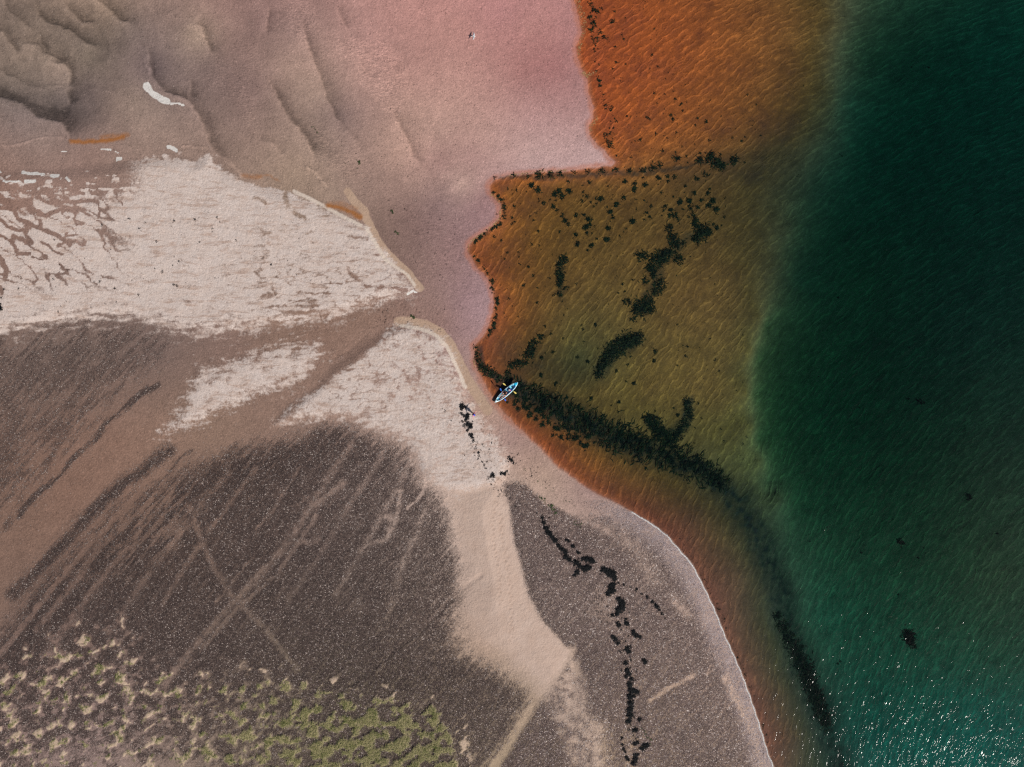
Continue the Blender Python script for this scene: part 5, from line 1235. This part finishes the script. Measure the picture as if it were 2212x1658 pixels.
# ---- the kayaker, seated, facing the bow
kp = empty('person', (kx, ky, 0.0), KAY_ROT, 'seated kayaker in dark navy top holding the blue paddle', 'person')
def on_pad(q): return PA + (PB - PA) * q
hL, hR = on_pad(0.32), on_pad(0.60)            # starboard hand, port hand (local -y, +y)
V0 = [(0.06, 0, 0.22), (0.03, 0, 0.38), (0.02, 0, 0.55), (0.04, 0, 0.66), (0.06, 0, 0.745),              # pelvis..neck
      (0.03, -0.17, 0.63), (0.16, -0.27, 0.52), tuple(hL + Vector((-0.075, -0.01, -0.01))),                # arm -y
      (0.03, 0.17, 0.63), (0.18, 0.26, 0.44), tuple(hR + Vector((-0.075, 0.01, 0.0))),                     # arm +y
      (0.12, -0.10, 0.20), (0.50, -0.13, 0.33), (0.92, -0.11, 0.19), (1.02, -0.11, 0.27),                  # leg -y
      (0.12, 0.10, 0.20), (0.50, 0.13, 0.33), (0.92, 0.11, 0.19), (1.02, 0.11, 0.27)]
E0 = [(0, 1), (1, 2), (2, 3), (3, 4), (3, 5), (5, 6), (6, 7), (3, 8), (8, 9), (9, 10), (0, 11), (11, 12), (12, 13), (13, 14), (0, 15), (15, 16), (16, 17), (17, 18)]
R0 = [0.13, 0.125, 0.135, 0.10, 0.052, 0.062, 0.045, 0.03, 0.062, 0.045, 0.03, 0.085, 0.06, 0.038, 0.03, 0.085, 0.06, 0.038, 0.03]
ms = [skin('body', V0, E0, R0)]
ms += head_mesh((0.075, 0, 0.86), (1, 0, -0.15), 0.095)
ms += hand(hL + Vector((-0.075, -0.01, -0.01)), (1, 0, 0.1), (0.2, 0, -1), (0, 1, 0.4), 1.0) + hand(hR + Vector((-0.075, 0.01, 0.0)), (1, 0, 0.1), (0.2, 0, -1), (0, -1, 0.6), 1.0)
body = part('body', join_meshes('body', ms), M_SKIN, kp)
idx = [0, 1, 2, 3, 5, 6, 8, 9]; remap = {k: i for i, k in enumerate(idx)}
part('shirt', skin('shirt', [V0[k] for k in idx], [(remap[a], remap[b]) for a, b in E0 if a in remap and b in remap], [R0[k] + 0.02 for k in idx]), M_NAVYCLOTH, kp)
part('shorts', skin('shorts', [V0[0], V0[11], tuple((np.array(V0[11]) * 0.5 + np.array(V0[12]) * 0.5)), V0[15], tuple((np.array(V0[15]) * 0.5 + np.array(V0[16]) * 0.5))], [(0, 1), (1, 2), (0, 3), (3, 4)], [0.145, 0.105, 0.09, 0.105, 0.09]), M_BLACKCLOTH, kp)
def hair_fn(bm, c=Vector((0.068, 0, 0.868)), r=0.105):
    bmesh.ops.create_uvsphere(bm, u_segments=16, v_segments=12, radius=1.0)
    bmesh.ops.delete(bm, geom=[v for v in bm.verts if v.co.z < -0.1 or (v.co.x > 0.55 and v.co.z < 0.45)], context='VERTS')
    for v in bm.verts: v.co = c + Vector((v.co.x * r, v.co.y * r * 0.84, v.co.z * r * 1.22))
part('hair', bm_mesh('hair', hair_fn), M_HAIR, kp)

# ---- a bundle on the rear seat
bag = empty('bag', klocal(-0.42, 0.02, 0.17), KAY_ROT, 'white and pink soft bag lying on the rear seat of the kayak', 'bag')
part('bag_body', skin('bag_body', [(-0.16, 0.02, 0.10), (0.0, 0.0, 0.12), (0.15, -0.02, 0.10)], [(0, 1), (1, 2)], [0.10, 0.125, 0.09]), M_WHITE, bag)
part('bag_flap', bm_mesh('bag_flap', lambda bm: rbox(bm, (-0.06, 0.09, 0.205), (0.14, 0.12, 0.05), rot=0.3, bev=0.02)), M_PINK, bag, 'pink flap')
part('bag_strap', bm_mesh('bag_strap', lambda bm: tube(bm, [(0.08, -0.13, 0.06), (0.08, -0.09, 0.21), (0.07, 0.02, 0.25), (0.07, 0.11, 0.18)], [0.018] * 4, 6)), M_BLACK, bag)

# ---- the walker on the sand
wx, wy = NP(1892.0, 1652.5)
wz = float(ground_z(wx, wy))
wk = empty('person', (wx, wy, wz), math.radians(-28), 'person in pink top and blue cap walking on the sand with arms out', 'person')
V1 = [(0.0, 0, 0.70), (0.02, 0, 0.82), (0.05, 0, 0.96), (0.085, 0, 1.06), (0.10, 0, 1.13),
      (0.08, -0.13, 1.04), (0.10, -0.30, 0.95), (0.20, -0.43, 0.90),
      (0.08, 0.13, 1.04), (0.06, 0.31, 0.97), (0.14, 0.46, 0.97),
      (0.01, -0.07, 0.66), (0.14, -0.08, 0.38), (0.13, -0.08, 0.06), (0.25, -0.085, 0.03),
      (0.01, 0.07, 0.66), (-0.06, 0.07, 0.38), (-0.22, 0.07, 0.08), (-0.12, 0.07, 0.03)]
E1 = E0
R1 = [0.098, 0.092, 0.10, 0.075, 0.042, 0.048, 0.036, 0.024, 0.048, 0.036, 0.024, 0.07, 0.048, 0.032, 0.026, 0.07, 0.048, 0.032, 0.026]
ms = [skin('body', V1, E1, R1)] + head_mesh((0.125, 0, 1.235), (1, 0, -0.25), 0.085)
ms += hand((0.20, -0.43, 0.90), (0.6, -0.8, -0.3), (0, 0.2, -1), (1, 0.6, 0), 0.5, 0.8) + hand((0.14, 0.46, 0.97), (0.5, 0.85, -0.1), (0, -0.2, -1), (1, -0.5, 0), 0.5, 0.8)
part('body', join_meshes('body', ms), M_SKIN, wk)
idx = [0, 1, 2, 3, 5, 6, 8, 9]; remap = {k: i for i, k in enumerate(idx)}
part('shirt', skin('shirt', [V1[k] for k in idx], [(remap[a], remap[b]) for a, b in E1 if a in remap and b in remap], [R1[k] + 0.018 for k in idx]), M_PINK, wk)
part('shorts', skin('shorts', [V1[0], V1[11], tuple(np.array(V1[11]) * 0.5 + np.array(V1[12]) * 0.5), V1[15], tuple(np.array(V1[15]) * 0.5 + np.array(V1[16]) * 0.5)], [(0, 1), (1, 2), (0, 3), (3, 4)], [0.115, 0.088, 0.078, 0.088, 0.078]), M_BLACKCLOTH, wk)
def cap_fn(bm, c=Vector((0.115, 0, 1.265)), r=0.098):
    bmesh.ops.create_uvsphere(bm, u_segments=16, v_segments=12, radius=1.0)
    bmesh.ops.delete(bm, geom=[v for v in bm.verts if v.co.z < -0.05], context='VERTS')
    for v in bm.verts: v.co = c + Vector((v.co.x * r * 1.05, v.co.y * r * 0.9, v.co.z * r * 1.05))
cp = part('cap', bm_mesh('cap', cap_fn), M_CAP, wk)
def brim_fn(bm):
    loft(bm, [[(0.19 + x, w * c, 1.262 - 0.02 * c * c - 0.25 * x + dz) for c, dz in ((-1, 0), (-0.5, 0.004), (0, 0.005), (0.5, 0.004), (1, 0), (0.5, -0.006), (0, -0.006), (-0.5, -0.006))] for x, w in ((0.0, 0.085), (0.04, 0.08), (0.075, 0.05))])
part('brim', bm_mesh('brim', brim_fn), M_CAP, cp)
part('hair', bm_mesh('hair', lambda bm: tube(bm, [(0.06, 0, 1.27), (0.035, 0, 1.22), (0.02, 0, 1.14), (0.01, 0, 1.06)], [0.06, 0.075, 0.06, 0.03], 10)), M_HAIR, wk)

# ---- gull gliding low over the wet sand
gx_, gy_ = NP(1891.0, 158.0)
gull = empty('gull', (gx_, gy_, float(ground_z(gx_, gy_)) + 0.42), math.radians(-4), 'white gull gliding low over the pink wet sand', 'gull')
gull.rotation_euler = (math.radians(-12), 0, math.radians(-4))
def gbody(bm):
    prof = [(-0.17, 0.012, 0.0), (-0.12, 0.035, 0.0), (-0.04, 0.058, -0.005), (0.04, 0.062, -0.005), (0.11, 0.045, 0.005), (0.15, 0.036, 0.015), (0.19, 0.038, 0.022), (0.22, 0.026, 0.018), (0.235, 0.01, 0.012)]
    tube(bm, [(x, 0, z) for x, r, z in prof], [r for x, r, z in prof], 10, 0.9)
part('body', bm_mesh('body', gbody), M_FEATHER, gull)
part('bill', bm_mesh('bill', lambda bm: tube(bm, [(0.228, 0, 0.014), (0.255, 0, 0.01), (0.275, 0, 0.0)], [0.012, 0.009, 0.003], 6)), M_BILL, gull)
for sgn, span in ((1, 1.0), (-1, 0.86)):
    def wing(bm, sgn=sgn, k=span):
        prof = [(0.03, 0.085, 0.02, 0.03), (0.14, 0.09, 0.05, 0.05), (0.26, 0.075, 0.06, 0.045), (0.38, 0.055, 0.03, 0.025), (0.48, 0.03, -0.02, 0.005), (0.54, 0.008, -0.06, -0.005)]
        rings = [[(cx + ch * a, sgn * y * k, z + b) for a, b in ((1, 0), (0.4, 0.012), (-0.3, 0.008), (-1, 0), (-0.3, -0.004), (0.4, -0.004))] for y, ch, cx, z in prof]
        loft(bm, rings)
    w_ = part('wing', bm_mesh('wing', wing), M_GREYF, gull)
    part('wing_tip', bm_mesh('wing_tip', lambda bm, sgn=sgn, k=span: loft(bm, [[(cx + ch * a, sgn * y * k, z + b) for a, b in ((1, 0), (0, 0.008), (-1, 0), (0, -0.004))] for y, ch, cx, z in ((0.50, 0.022, -0.035, 0.006), (0.55, 0.012, -0.07, -0.004), (0.585, 0.004, -0.10, -0.01))])), M_BLACK, w_)
def tailf(bm): loft(bm, [[(x, w * c, 0.004 * q) for c, q in ((-1, 0), (0, 1), (1, 0), (0, -1))] for x, w in ((-0.13, 0.025), (-0.19, 0.045), (-0.26, 0.065))])
part('tail', bm_mesh('tail', tailf), M_FEATHER, gull)
